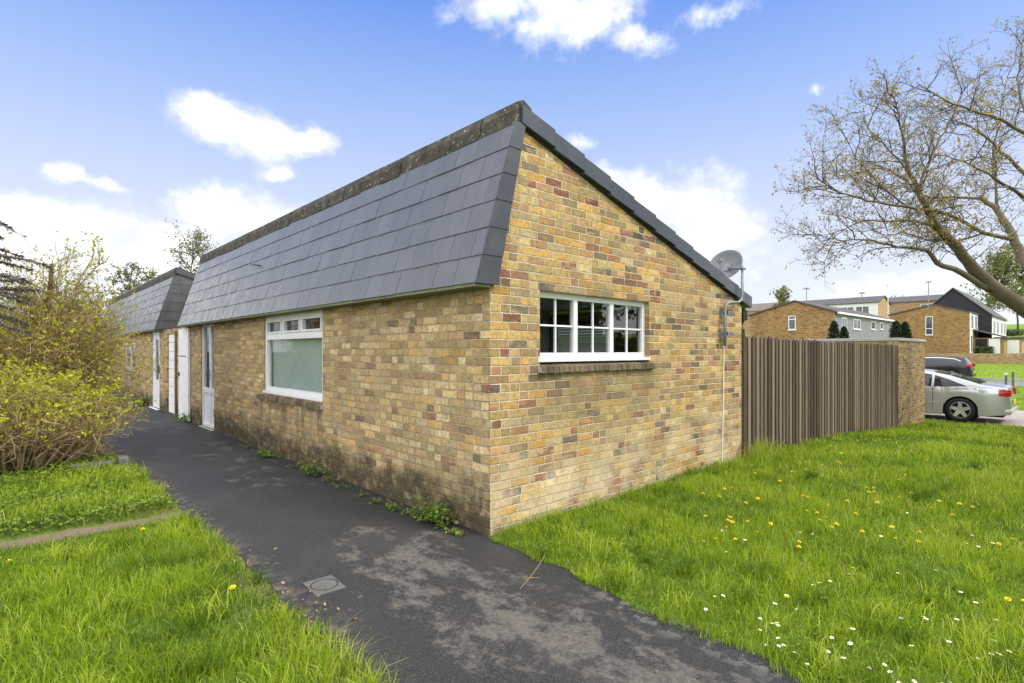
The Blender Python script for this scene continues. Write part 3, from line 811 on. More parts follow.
h2 = empty('brick_house', (0, 12.8, 0), 0, 'further brick house along the path with darker weathered slate mansard', 'house')
K = 12.8
T3 = frameT((0, 0, 0), (0, 1, 0), (-1, 0, 0))
L2 = 12.0
D2 = (.42, 1.42, .02, 2.05); W2 = (4.0, 6.1, .95, 1.80)
sub = []
mb = MB(); wall_sheet(mb, T3, 0, L2, -.2, [(0, 2.12), (L2, 2.12)], [D2, W2])
mb.add([(0, 0, -.2), (4.7, 0, -.2), (4.7, 0, ROOF(4.7)), (.37, 0, 3.53), (.0, 0, 2.1)], [(0, 1, 2, 3, 4)])
mb.add([(0, L2, -.2), (4.7, L2, -.2), (4.7, L2, ROOF(4.7)), (.37, L2, 3.53), (.0, L2, 2.1)], [(0, 1, 2, 3, 4)])
mb.build('wall', M['front'], h2, recalc=False)
mansard(h2, -.02, L2, M['old_slate'], M['old_slate'], 'n', .32, seed=5)
# slate hung gable facing the gap
mb = MB(); rr = []
for k in range(6):
    za = 2.09 + 1.42 * k / 6; zc = za + 1.42 / 6 + .04
    x = MX(za) - .02; off = (k % 2) * .16; x -= off
    while x < 3.2:
        a_, b_ = max(x, MX(za) - .02) + .0015, x + .32 - .0015
        lim = lambda xx, z: min(z, max(za + .01, ROOF(max(.37, xx)) + .02))
        if b_ > a_ + .02 and ROOF(max(.37, a_)) > za:
            c8 = []
            for z, yo in ((za, -.036), (zc, -.026)):
                sh = (MX(z) - MX(za)) if x <= MX(za) - .02 + .001 or a_ < MX(za) else 0
                for xx, yy in ((max(a_, MX(z) - .02), yo), (b_, yo), (b_, yo + .012), (max(a_, MX(z) - .02), yo + .012)): c8.append((xx, yy, lim(xx, z)))
            mb.hexa(c8); rr += [random.random()] * 8
        x += .32
mb.build('gable_slates', M['old_slate'], h2, rnd=rr)
mb = MB(); mb.hexa([(.28, -.08, ROOF(.28) + .0), (4.8, -.08, ROOF(4.8) + .0), (4.8, L2, ROOF(4.8)), (.28, L2, ROOF(.28)), (.28, -.08, ROOF(.28) + .15), (4.8, -.08, ROOF(4.8) + .15), (4.8, L2, ROOF(4.8) + .15), (.28, L2, ROOF(.28) + .15)])
mb.build('roof', M['old_slate'], h2)
mb = MB(); y = -.05
while y < L2:
    mb.prism([(q[0], y + .004, q[1]) for q in prof], (0, .447, 0)); y += .455
mb.build('ridge_capping', M['ridge'], h2)


def simple_door2():
    dr = empty('door', (0, 0, 0)); dr.parent = h2
    y0, y1, z0, z1 = D2; fb = MB()
    bars(fb, T3, [(y0, y0 + .07, z0, z1), (y1 - .07, y1, z0, z1), (y0 + .07, y1 - .07, z1 - .07, z1)], -.09, -.02)
    bars(fb, T3, [(y0 + .07, y0 + .3, z0, z1 - .07), (y1 - .3, y1 - .07, z0, z1 - .07), (y0 + .3, y1 - .3, z0, z0 + .75), (y0 + .3, y1 - .3, 1.85, z1 - .07)], -.08, -.035)
    fb.build('door_leaf', M['upvc'], dr)
    pane_sheet(T3, [(y0 + .3, y1 - .3, z0 + .75, 1.85)], -.06).build('pane', M['far_glass'], dr)
    hb = MB(); bars(hb, T3, [(y0 + .12, y0 + .17, .95, 1.15)], -.035, .0); hb.build('handle', M['black'], dr)
    st = MB(); bars(st, T3, [(y0 - .05, y1 + .05, -.06, z0 - .004)], -.1, .08); st.build('doorstep', M['white_paint'], dr)
    w = empty('window', (0, 0, 0)); w.parent = h2
    a, b, c, d = W2; fb = MB(); mdl = (a + b) / 2
    bars(fb, T3, [(a, a + .06, c, d), (b - .06, b, c, d), (a + .06, b - .06, c, c + .06), (a + .06, b - .06, d - .06, d), (mdl - .04, mdl + .04, c + .06, d - .06)], -.09, -.02)
    bars(fb, T3, [(a - .03, b + .03, c - .04, c - .003)], -.09, .04)
    fb.build('window_frame', M['upvc'], w)
    pane_sheet(T3, [(a + .06, mdl - .04, c + .06, d - .06), (mdl + .04, b - .06, c + .06, d - .06)], -.06).build('pane', M['far_glass'], w)


simple_door2()

# ------------------------------------------------------------------ satellite dish on its cranked mast
mx0 = on(724, 330, 1, -.07)
dish = empty('satellite_dish', (float(mx0[0]), 0, 2.0), 0, 'grey satellite dish on a cranked steel mast bolted to the gable', 'satellite dish')
X0, Z0 = float(mx0[0]), 2.0
loc = lambda p: (p[0] - X0, p[1], p[2] - Z0)
top = on(742.5, 266, 1, -.10); bend = on(742, 302, 1, -.10)
mb = MB(); lo_ = on(725, 346, 1, -.07); hi_ = on(725.5, 306, 1, -.07)
pts = [lo_, on(725, 325, 1, -.07), hi_, on(727, 303.5, 1, -.08), on(731, 302.5, 1, -.09), on(738, 302.5, 1, -.10), on(741.5, 300, 1, -.10), on(742.2, 296, 1, -.10), top]
mb.tube([loc(p) for p in pts], .019, 10); mb.build('mast', M['galv'], dish, smooth=True)
for py in (313, 334):
    br = MB(); c_ = loc(on(723, py, 1, 0.))
    br.box((c_[0] - .10, -.012, c_[2] - .07), (c_[0] - .02, -.002, c_[2] + .07)); br.box((c_[0] - .075, -.10, c_[2] - .02), (c_[0] - .06, -.012, c_[2] + .02))
    br.box((c_[0] - .075, -.105, c_[2] - .022), (c_[0] + .11, -.09, c_[2] + .022)); br.tube([(c_[0] + .03, -.03, c_[2]), (c_[0] + .03, -.12, c_[2])], .008, 6)
    br.build('wall_bracket', M['galv'], dish)
cen = np.array(loc(at(727.5, 268, 8.05)))
axis = -FWD * .66 - RGT * .62 + np.array([0, 0, .42]); axis /= np.linalg.norm(axis)
ux = np.cross(axis, [0, 0, 1.]); ux /= np.linalg.norm(ux); uy = np.cross(ux, axis)
Td = lambda x, y, z: cen + ux * x + uy * y + axis * z
Rd = .245
prof_d = [(.001, -.0)] + [(Rd * q, .10 * q * q) for q in np.linspace(.12, 1, 9)] + [(Rd + .008, .10), (Rd + .008, .093)] + [(Rd * q, .10 * q * q - .008) for q in np.linspace(1, .12, 9)] + [(.001, -.008)]
mb = MB(); mb.lathe(prof_d, 40, Td); mb.build('reflector', M['dish'], dish, smooth=True)
mb = MB(); mb.tube([Td(0, -Rd * .95, .09), Td(0, -Rd * .75, .2), Td(0, -.06, .27)], .011, 6); mb.build('feed_arm', M['galv'], dish)
mb = MB(); mb.tube([Td(0, -.07, .30), Td(0, -.02, .23)], [.03, .024], 12); mb.build('receiver', M['dish'], dish)
mb = MB(); mb.box((-.045, -.02, -.012), (.045, .02, .012), 0, lambda x, y, z: np.array(loc(top)) + np.array([x, y, z - .04]))
mb.tube([Td(.0, .0, -.005), np.array(loc(top)) + np.array([0, 0, -.04])], .016, 8); mb.tube([np.array(loc(top)) + np.array([-.09, 0, -.03]), np.array(loc(top)) + np.array([.1, 0, -.03])], .012, 6)
mb.box((-.05, -.06, -.05), (.05, .06, .02), 0, Td)
mb.build('clamp', M['galv'], dish)

# ------------------------------------------------------------------ fence and garden wall
FX0, FX1 = GW + .06, 13.74
fence = empty('wooden_fence', (FX0, 0, 0), 0, 'tall weathered brown close board fence running on from the gable', 'fence')
mb = MB(); rn = []; x = 0.; rg = random.Random(4)
L = FX1 - FX0
while x < L - .05:
    w = .084 + rg.uniform(-.006, .006); r = rg.random(); zt = 1.76 - .085 * x / L + rg.uniform(-.010, .010); yo = rg.uniform(-.002, .002)
    gz = float(Hg(x + FX0, -.05)) - .08
    tl = rg.uniform(-.006, .006)
    mb.hexa([(x, -.014 + yo, gz), (x + w, -.014 + yo, gz), (x + w, .0 + yo, gz), (x, .0 + yo, gz),
             (x + tl, -.014 + yo, zt), (x + w + tl, -.014 + yo, zt), (x + w + tl, .0 + yo, zt), (x + tl, .0 + yo, zt)]); rn += [r] * 8
    x += .142
mb.build('front_boards', M['fence'], fence, rnd=rn)
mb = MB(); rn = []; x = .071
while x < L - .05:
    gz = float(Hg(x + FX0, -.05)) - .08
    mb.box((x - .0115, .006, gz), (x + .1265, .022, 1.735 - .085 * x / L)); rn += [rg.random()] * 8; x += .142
mb.build('gap_shade_backing', M['fence_gap_shade'], fence, rnd=rn)
mb = MB(); rn = []
for z in (.25, .9, 1.5): mb.box((0, .026, z - .04), (L, .064, z + .04)); rn += [.3] * 8
mb.build('rail', M['fence'], fence, rnd=rn)
for x in (0., 3.0, 6.0, L - .09):
    mb = MB(); mb.box((x, .07, -.6), (x + .09, .16, 1.62)); mb.build('post', M['fence'], fence, rnd=[.2] * 8)
mb = MB(); mb.box((-.05, -.03, -.3), (-.005, .02, 1.78)); mb.build('post', M['fence'], fence, rnd=[.1] * 8)

gw = empty('garden_wall', (13.75, 0, 0), 0, 'brick garden wall with pale flat coping at the far end of the fence', 'wall')
mb = MB(); mb.box((0, 0, -1.0), (3.15, .22, 1.80)); mb.box((.0, .22, -1.), (.22, 13., 1.80)); mb.build('brickwork', M['plain_brick'], gw)
mb = MB(); mb.box((-.03, -.03, 1.80), (3.18, .25, 1.88)); mb.box((-.03, .25, 1.80), (.25, 13.03, 1.88)); mb.build('coping', M['concrete'], gw, bevel=.01)

# ------------------------------------------------------------------ drain cover, stick, edging stone
M['drain'] = material('drain_grey', (.10, .098, .092), .9, var=.3, vscale=25, bump=.3, bscale=90)
dc = empty('drain_cover', (-1.42, .0, .018), R(-3), 'square grey drain cover with a round lid set in the path', 'drain cover')
mb = MB(); mb.box((-.098, -.122, -.02), (.098, .122, .004)); mb.build('frame', M['drain'], dc, bevel=.004); 
mb = MB(); mb.lathe([(.001, .008), (.074, .008), (.08, .005)], 32); mb.build('lid', material('worn_lid', (.095, .094, .09), .8, var=.25, vscale=25), dc)
mb = MB(); mb.lathe([(.081, .0045), (.082, .0062), (.087, .0062), (.088, .0045)], 32); mb.build('rim', M['dark'], dc)
q = [np.array([*on(520, 588, 2, .03)[:2], .025]), np.array([*on(530, 578, 2, .03)[:2], .035]), np.array([*on(540, 568, 2, .03)[:2], .06]), np.array([*on(546, 562, 2, .03)[:2], .1])]
mb = MB(); mb.tube(q, [.0025, .003, .0025, .002], 5); mb.tube([q[1], q[1] + np.array([.03, -.07, .01])], [.003, .002], 4)
tag(mb.build('stick', M['twig'], rnd=[.45] * len(mb.v)), 'thin dry stick lying on the edge of the path by the lawn', 'stick')
mb = MB(); mb.box((-2.35, 5.22, -.02), (-1.92, 5.36, .12)); mb.box((-1.88, 5.1, -.02), (-1.76, 5.3, .17))
tag(mb.build('edging_stone', material('mossy_stone', (.10, .10, .09), .95, var=.4, vscale=12, bump=.5), bevel=.02), 'low dark mossy edging stone under the shrub beside the path', 'stone')


# ------------------------------------------------------------------ grass
def blades(name, P, h, w, lean, mat, rnd, rng=RNG):
    n = len(P); th = rng.random(n) * 2 * np.pi; ph = rng.random(n) * 2 * np.pi
    side = np.stack([np.cos(th), np.sin(th), np.zeros(n)], 1) * (w * .5)[:, None]
    ld = np.stack([np.cos(ph), np.sin(ph), np.zeros(n)], 1) * (lean * h)[:, None]
    up = np.zeros((n, 3)); up[:, 2] = h
    mid = P + up * .55 + ld * .35
    tip = P + up * (1 - .35 * lean)[:, None] + ld
    v = np.stack([P - side, P + side, mid + side * .75, mid - side * .75, tip], 1).reshape(-1, 3)
    i = np.arange(n)[:, None] * 5
    f = np.concatenate([i, i + 1, i + 2, i + 3, i + 3, i + 2, i + 4], 1).ravel()
    sizes = np.tile([4, 3], n)
    return npmesh(name, v, f, sizes, mat, np.repeat(rnd, 5))


def vnoise(x, y, s, seed=0):
    """cheap smooth value noise in 0..1"""
    r = np.random.default_rng(seed); T = r.random((64, 64)); u = np.asarray(x) / s; v = np.asarray(y) / s
    i = np.floor(u).astype(int); j = np.floor(v).astype(int); a = u - i; b = v - j; a = a * a * (3 - 2 * a); b = b * b * (3 - 2 * b)
    g = lambda p, q: T[p % 64, q % 64]
    return (g(i, j) * (1 - a) + g(i + 1, j) * a) * (1 - b) + (g(i, j + 1) * (1 - a) + g(i + 1, j + 1) * a) * b


def scatter(x0, x1, y0, y1, dens_fn, dmax):
    n = int((x1 - x0) * (y1 - y0) * dmax); x = RNG.uniform(x0, x1, n); y = RNG.uniform(y0, y1, n)
    r = np.hypot(x - CAM[0], y - CAM[1]); k = RNG.random(n) < dens_fn(r) / dmax
    return x[k], y[k], r[k]


def lawn(name, boxes, inside, scale=1.):
    X = []; Y = []; Rr = []
    dens = lambda r: np.clip(4200 * (4.2 / np.maximum(r, 4.2)) ** 1.75, 45, 4200)
    for (x0, x1, y0, y1, dm) in boxes:
        x, y, r = scatter(x0, x1, y0, y1, dens, dm); X.append(x); Y.append(y); Rr.append(r)
    x, y, r = map(np.concatenate, (X, Y, Rr)); k = inside(x, y); x, y, r = x[k], y[k], r[k]
    n = len(x)
    c1, c2, c3 = vnoise(x, y, .55, 1), vnoise(x, y, .16, 2), vnoise(x, y, 1.7, 3)
    h = (.035 + .08 * c1 ** 1.5 + .10 * c2 ** 2 * c3) * RNG.uniform(.5, 1.35, n) * scale; h = np.where(RNG.random(n) < .03, h * 1.6, h)
    h = np.where(r > 18, h * .9, h)
    w = .005 * np.clip(r / 5, 1, 6) * RNG.uniform(.7, 1.3, n)
    lean = RNG.uniform(.1, .95, n)
    rnd = np.clip(.36 + .34 * (c3 - .5) + .5 * (c1 - .5) + .25 * (c2 - .5) + RNG.normal(0, .2, n), 0, 1)
    rnd = np.where(rnd > .93, .8, rnd); rnd = np.where(RNG.random(n) < .04, .97, rnd)
    P = np.stack([x, y, Hg(x, y) - .005], 1)
    # tussocks: rank taller clumps of darker or yellower grass
    nt = int(420 * min(1., n / 150000)) + 90; ix = RNG.integers(0, n, nt); ix = ix[r[ix] < 21]
    per = 46; tc = np.repeat(P[ix], per, 0); m_ = len(tc); rad = np.repeat(RNG.uniform(.03, .11, len(ix)), per)
    tp = tc + np.stack([RNG.normal(0, 1, m_) * rad * .6, RNG.normal(0, 1, m_) * rad * .6, np.zeros(m_)], 1)
    ok = inside(tp[:, 0], tp[:, 1]); tp = tp[ok]
    th_ = np.repeat(RNG.uniform(.10, .2, len(ix)), per)[ok] * RNG.uniform(.5, 1.1, len(tp)) * scale
    tr_ = np.clip(np.repeat(RNG.choice([.02, .12, .3, .55, .7], len(ix)), per)[ok] + RNG.normal(0, .08, len(tp)), 0, .85)
    P = np.concatenate([P, tp]); h = np.concatenate([h, th_]); w = np.concatenate([w, np.full(len(tp), .0055)]); lean = np.concatenate([lean, RNG.uniform(.2, 1.1, len(tp))]); rnd = np.concatenate([rnd, tr_])
    print(name, len(P))
    return blades(name, P, h, w, lean, M['grass'], rnd)


def in_right(x, y):
    e = lawn_edge(y) + .10 * (vnoise(x, y, .12, 9) - .3)
    return (x > e) & (y < -.01 - .03 * vnoise(x, y, .1, 4)) & (x < 17.5 + .4 * vnoise(x, y, .5, 5))


def in_left(x, y):
    e = -1.64 - .10 * vnoise(x, y, .15, 11)
    d = np.abs(y - 2.42) + .12 * (vnoise(x, y, .2, 12) - .5)
    return (x < e) & (d > .13)


def in_far(x, y):
    return ((x > 23.6) & (x < 40.9) | (x > 47.7) & (x < 73.8)) | ((x > 16.6) & (x < 23.6) & (y < -2.9))


g = lawn('lawn_grass', [(-.5, 4, -6, 0, 4200), (4, 18.4, -7, 0, 2500)], in_right); tag(g, kind='stuff'); g['label'] = 'uneven bright green lawn grass on the right of the path'
g['category'] = 'grass'
g = lawn('lawn_grass', [(-5.5, -1.6, -3.5, 2.7, 4200), (-5.5, -1.6, 2.7, 5.4, 1700), (-9, -5.5, -3, 9, 800)], in_left, 1.1); tag(g, kind='stuff'); g['label'] = 'lush long lawn grass left of the path in the foreground'; g['category'] = 'grass'
g = lawn('verge_grass', [(16.6, 41, -12, 8, 260), (47.7, 73.8, -12, 12, 70)], in_far, 1.); tag(g, kind='stuff'); g['label'] = 'far green verges on both sides of the road'; g['category'] = 'grass'

# clover and small weeds creeping along the lawn's path edge
n = 2600; yy = RNG.uniform(-3.6, -.05, n); xx = lawn_edge(yy) + np.abs(RNG.normal(0, .35, n)) + .02
k = vnoise(xx, yy, .3, 21) > .38; xx, yy = xx[k], yy[k]
P = np.stack([xx, yy, Hg(xx, yy) + RNG.uniform(.005, .06, len(xx))], 1)
tag(leaves_mesh('clover', P, RNG.uniform(.008, .018, len(P)), M['weed'], normal=(0, 0, 1.), elong=1.2), 'low clover and weeds creeping along the lawn edge', 'ground cover', kind='stuff')
n = 10000; xx = RNG.uniform(-5.2, -1.70, n); yy = 2.62 + RNG.random(n) ** 1.1 * 3.4
k = (vnoise(xx, yy, .35, 23) > .12); xx, yy = xx[k], yy[k]
hh = .02 + .13 * vnoise(xx, yy, .4, 24) * RNG.random(len(xx))
P = np.stack([xx, yy, Hg(xx, yy) + hh], 1)
tag(leaves_mesh('ground_cover', P, RNG.uniform(.014, .042, len(P)), M['ground_cover'], normal=(0, 0, 1.), elong=1.3), 'leafy green ground cover in front of the shrub', 'ground cover', kind='stuff')
# dead leaf litter along the path margins
n = 420; yy = RNG.uniform(-2, 5, n); xx = -1.70 + RNG.normal(0, .09, n)
P = np.stack([xx, yy, np.full(n, .028)], 1)
M['litter'] = leaf_material('brown_litter', [(.10, .06, .03), (.2, .13, .07), (.32, .23, .13)], .1)
k = vnoise(xx, yy, .5, 31) > .5
tag(leaves_mesh('leaf_litter', P[k], RNG.uniform(.008, .022, int(k.sum())), M['litter'], normal=(0, 0, 1.)), 'brown leaf litter along the left path margin', 'leaf litter', kind='stuff')


# weeds along the foot of the wall
def weed(px, py, hgt, rad, n, label, leafsize=.035, at_x=None):
    c = on(px, py, 2, .02); c = c if at_x is None else np.array([at_x, c[1], c[2]])
    o = empty('weed', (float(c[0]), float(c[1]), .01), 0, label, 'weed', 'weeds along the foot of the house wall')
    k = 9; mb = MB(); rn = []; P = []
    for i in range(k):
        a = random.uniform(0, 6.28); l = rad * random.uniform(.3, 1); tp = np.array([min(.05, math.cos(a) * l * .6) - .01, math.sin(a) * l, hgt * random.uniform(.5, 1)])
        mb.tube([(0, 0, 0), tp * [.4, .4, .6], tp], [.003, .003, .0015], 4)
        for j in range(n // k): P.append(tp * random.uniform(.25, 1.0) + np.array([random.gauss(0, rad * .15), random.gauss(0, rad * .22), random.gauss(0, .012)]))
    P = np.array(P); P[:, 2] = np.maximum(P[:, 2], .008); P[:, 0] = np.minimum(P[:, 0], -.008 - float(c[0])) if c[0] < 0 else P[:, 0]
    mb.build('stem', M['twig'], o, rnd=[.2] * len(mb.v))
    leaves_mesh('leaves', P, RNG.uniform(leafsize * .5, leafsize, len(P)), M['weed'], o, normal=(0, 0, 1.), elong=1.4)


for a in [(432, 521, .2, .3, 260, 'broad leafy weed clump at the wall foot nearest the house corner', .045),
          (455, 532, .06, .14, 60, 'low creeping weed spilling onto the path just beside the house corner', .03),
          (392, 508, .08, .16, 70, 'small weed tuft at the wall foot, second from the big corner clump', .03),
          (362, 495, .05, .14, 40, 'tiny flat weed at the wall foot midway along the front wall', .022),
          (315, 475, .2, .26, 200, 'bushy round weed at the wall foot below the front window', .035),
          (340, 486, .05, .16, 50, 'flat weed at the wall foot just right of the round bushy weed', .025),
          (268, 457, .16, .26, 140, 'leafy weed at the wall foot left of the front window', .04),
          (442, 527, .05, .14, 50, 'small spreading weed between the big corner clump and the corner', .028),
          (412, 515, .07, .16, 60, 'narrow weed fringe just left of the big corner clump', .03),
          (376, 501, .05, .15, 46, 'thin weed fringe between the tuft and the tiny flat weed', .024),
          (330, 481, .09, .16, 60, 'little upright weed beside the round bushy weed', .03),
          (292, 467, .05, .16, 40, 'low weed at the wall foot halfway between the two leafy weeds under the window', .026),
          (246, 447, .06, .18, 40, 'small far weed at the wall foot right of the glazed front door', .03),
          (185, 421, .22, .4, 90, 'weed growing in front of the white store door', .06),
          (145, 405, .28, .35, 90, 'weed tuft by the doorstep of the further house', .07)]:
    weed(*a)
# rough tuft against the fence foot
c = on(762, 458, 1, -.15); o = empty('grass_tuft', (float(c[0]), -.14, float(Hg(c[0], -.14))), 0, 'tall dry grass tuft growing against the fence beside the gable', 'grass tuft')
n = 420; P = np.stack([RNG.normal(0, .2, n), RNG.normal(0, .07, n), np.zeros(n)], 1)
t_ = blades('tuft_blades', P, RNG.uniform(.1, .34, n), np.full(n, .006), RNG.uniform(.1, .8, n), M['grass'], RNG.choice([.3, .5, .75, .98], n)); t_.parent = o; t_['kind'] = 'stuff'

# ------------------------------------------------------------------ dandelions and daisies
M['yellow'] = material('dandelion_yellow', (.80, .62, .012), .7)
M['petal'] = material('daisy_white', (.80, .80, .76), .6)
M['stem'] = material('flower_stem', (.10, .18, .03), .6)


def flower_meshes():
    d = MB(); d.tube([(0, 0, 0), (.004, .002, .05), (0, 0, .1)], .0028, 5, 1)
    for ring, (rr_, zz_) in enumerate(((.024, .106), (.018, .114), (.010, .119))):
        k = 16 - ring * 4
        for i in range(k):
            a = 2 * math.pi * (i + ring * .5) / k; ca_, sa_ = math.cos(a), math.sin(a); w = .0045
            d.add([(-sa_ * w * .6, ca_ * w * .6, .1 + .003 * ring), (sa_ * w * .6, -ca_ * w * .6, .1 + .003 * ring), (ca_ * rr_ + sa_ * w, sa_ * rr_ - ca_ * w, zz_), (ca_ * rr_ - sa_ * w, sa_ * rr_ + ca_ * w, zz_)], [(0, 1, 2, 3)])
    e = MB(); e.tube([(0, 0, 0), (0, 0, .07)], .002, 4, 1)
    for i in range(12):
        a = 2 * math.pi * i / 12; ca_, sa_ = math.cos(a), math.sin(a); w = .0032
        e.add([(ca_ * .004 - sa_ * w * .5, sa_ * .004 + ca_ * w * .5, .07), (ca_ * .004 + sa_ * w * .5, sa_ * .004 - ca_ * w * .5, .07), (ca_ * .014 + sa_ * w, sa_ * .014 - ca_ * w, .074), (ca_ * .014 - sa_ * w, sa_ * .014 + ca_ * w, .074)], [(0, 1, 2, 3)], 0)
    e.lathe([(.0052, .0715), (.004, .076), (.001, .0775)], 8, None, 2)
    return d, e


d_, e_ = flower_meshes()
RG_ = random.Random(77)
DAN = [(8, 215), (16, 268), (78, 283), (140, 303), (237, 343), (248, 220), (254, 256), (262, 224), (300, 153), (340, 122), (258, 163), (225, 162), (190, 185), (370, 265), (398, 205), (415, 200), (425, 240), (425, 213), (408, 212), (430, 228), (478, 220), (508, 212), (575, 232), (627, 243), (545, 135), (505, 90), (425, 92), (418, 55), (725, 340), (755, 208), (750, 318), (778, 468), (742, 457), (213, 452), (396, 308), (660, 250), (385, 195), (42, 222), (310, 240), (70, 268)]
DAI = [(50, 465), (35, 463), (15, 492), (142, 538), (163, 575), (185, 530), (195, 562), (225, 590), (262, 620), (185, 580), (240, 495), (275, 440), (290, 432), (312, 432), (322, 558), (308, 592), (350, 620), (408, 632), (437, 625), (470, 645), (490, 667), (510, 665), (488, 512), (540, 512), (363, 410), (585, 318), (660, 320), (570, 397), (618, 515), (700, 605), (712, 607), (740, 600), (600, 668), (590, 676), (568, 118), (500, 265), (240, 310), (275, 312), (715, 520), (603, 575), (180, 535), (190, 528)]
DAN += [(RG_.uniform(20, 620), RG_.uniform(95, 330)) for _ in range(38)]; DAI += [(RG_.uniform(0, 760), RG_.uniform(300, 660)) for _ in range(30)]
DAN = [(700 + a / 2.414, 400 + b / 2.414) for a, b in DAN]; DAI = [(700 + a / 2.414, 400 + b / 2.414) for a, b in DAI]


def ground_at(px, py, hoff):
    z = 0.
    for _ in range(6):
        p = on(px, py, 2, z + hoff); z = float(Hg(p[0], p[1]))
    return p[0], p[1], z


def plant_flowers(pts, mbd, mats, name, label, group, hgt, sc0, cat):
    first = None
    for px, py in pts:
        x, y, z = ground_at(px, py, hgt)
        if y > -.06 and px > 400: y = -.12
        if px > 400 and x < lawn_edge(y) + .1: continue
        if first is None: o = first = mbd.build(name, mats, recalc=False)
        else: o = first.copy(); COL.objects.link(o)
        r = math.hypot(x - CAM[0], y - CAM[1]); s = sc0 * random.uniform(.85, 1.2)
        o.location = (x, y, z); o.rotation_euler = (random.uniform(-.25, .25), random.uniform(-.25, .25), random.uniform(0, 6.28)); o.scale = (s, s, s * random.uniform(.8, 1.15))
        tag(o, label, cat, group)


plant_flowers(DAN, d_, [M['yellow'], M['stem']], 'dandelion', 'yellow dandelion flower standing in the lawn right of the house', 'dandelions in the right lawn', .11, .68, 'dandelion')
plant_flowers([(3, 550), (11, 554), (145, 526)], d_, [M['yellow'], M['stem']], 'dandelion', 'yellow dandelion beside the trodden strip on the left', 'dandelions by the trodden strip', .11, .7, 'dandelion')
plant_flowers([(235, 581)], d_, [M['yellow'], M['stem']], 'dandelion', 'single dandelion at the path edge of the left foreground lawn', None, .10, .7, 'dandelion')
plant_flowers(DAI, e_, [M['petal'], M['stem'], M['yellow']], 'daisy', 'small white daisy in the lawn right of the path', 'daisies in the right lawn', .075, .72, 'daisy')


# ------------------------------------------------------------------ plants
def unit(v): v = np.asarray(v, float); return v / (np.linalg.norm(v) + 1e-9)


def curve(p, d, length, n, rg, wig=.25, up=0.):
    pts = [np.array(p, float)]; d = unit(d)
    for i in range(n):
        d = unit(d + np.array([rg.gauss(0, wig), rg.gauss(0, wig), rg.gauss(0, wig) + up])); pts.append(pts[-1] + d * length / n)
    return pts


def at_curve(pts, t):
    k = t * (len(pts) - 1); i = min(int(k), len(pts) - 2); f = k - i
    return pts[i] * (1 - f) + pts[i + 1] * f, unit(pts[i + 1] - pts[i])


def perp(d, rg):
    v = np.array([rg.gauss(0, 1), rg.gauss(0, 1), rg.gauss(0, 1)]); v -= d * np.dot(v, d); return unit(v)


def twigs(mb, rn, pts, lens, counts, rad, rg, tips, up=.05, lvl=0, spread=.9, start=.2):
    """sub-branches along a limb, recursively; tips collects leaf points"""
    if lvl >= len(lens): return
    for i in range(counts[lvl]):
        t = start + (1 - start) * (i + rg.random()) / counts[lvl]; p, d = at_curve(pts, min(t, .999))
        dd = unit(d * rg.uniform(.5, 1.) + perp(d, rg) * spread + np.array([0, 0, up * 4]))
        L = lens[lvl] * rg.uniform(.55, 1.3); q = curve(p, dd, L, 4 if lvl < 2 else 3, rg, .20, up)
        r = rad[lvl] * rg.uniform(.75, 1.2)
        a = len(mb.v); mb.tube(q, [r * (1 - .7 * j / (len(q) - 1)) for j in range(len(q))], 4 if lvl == 0 else 3, cap=False); rn += [rg.random()] * (len(mb.v) - a)
        if lvl == len(lens) - 1:
            for s in (.55, .8, 1.): tips.append((q[-1] * s + q[0] * (1 - s), unit(q[-1] - q[0])))
        else: twigs(mb, rn, q, lens, counts, rad, rg, tips, up, lvl + 1, spread)


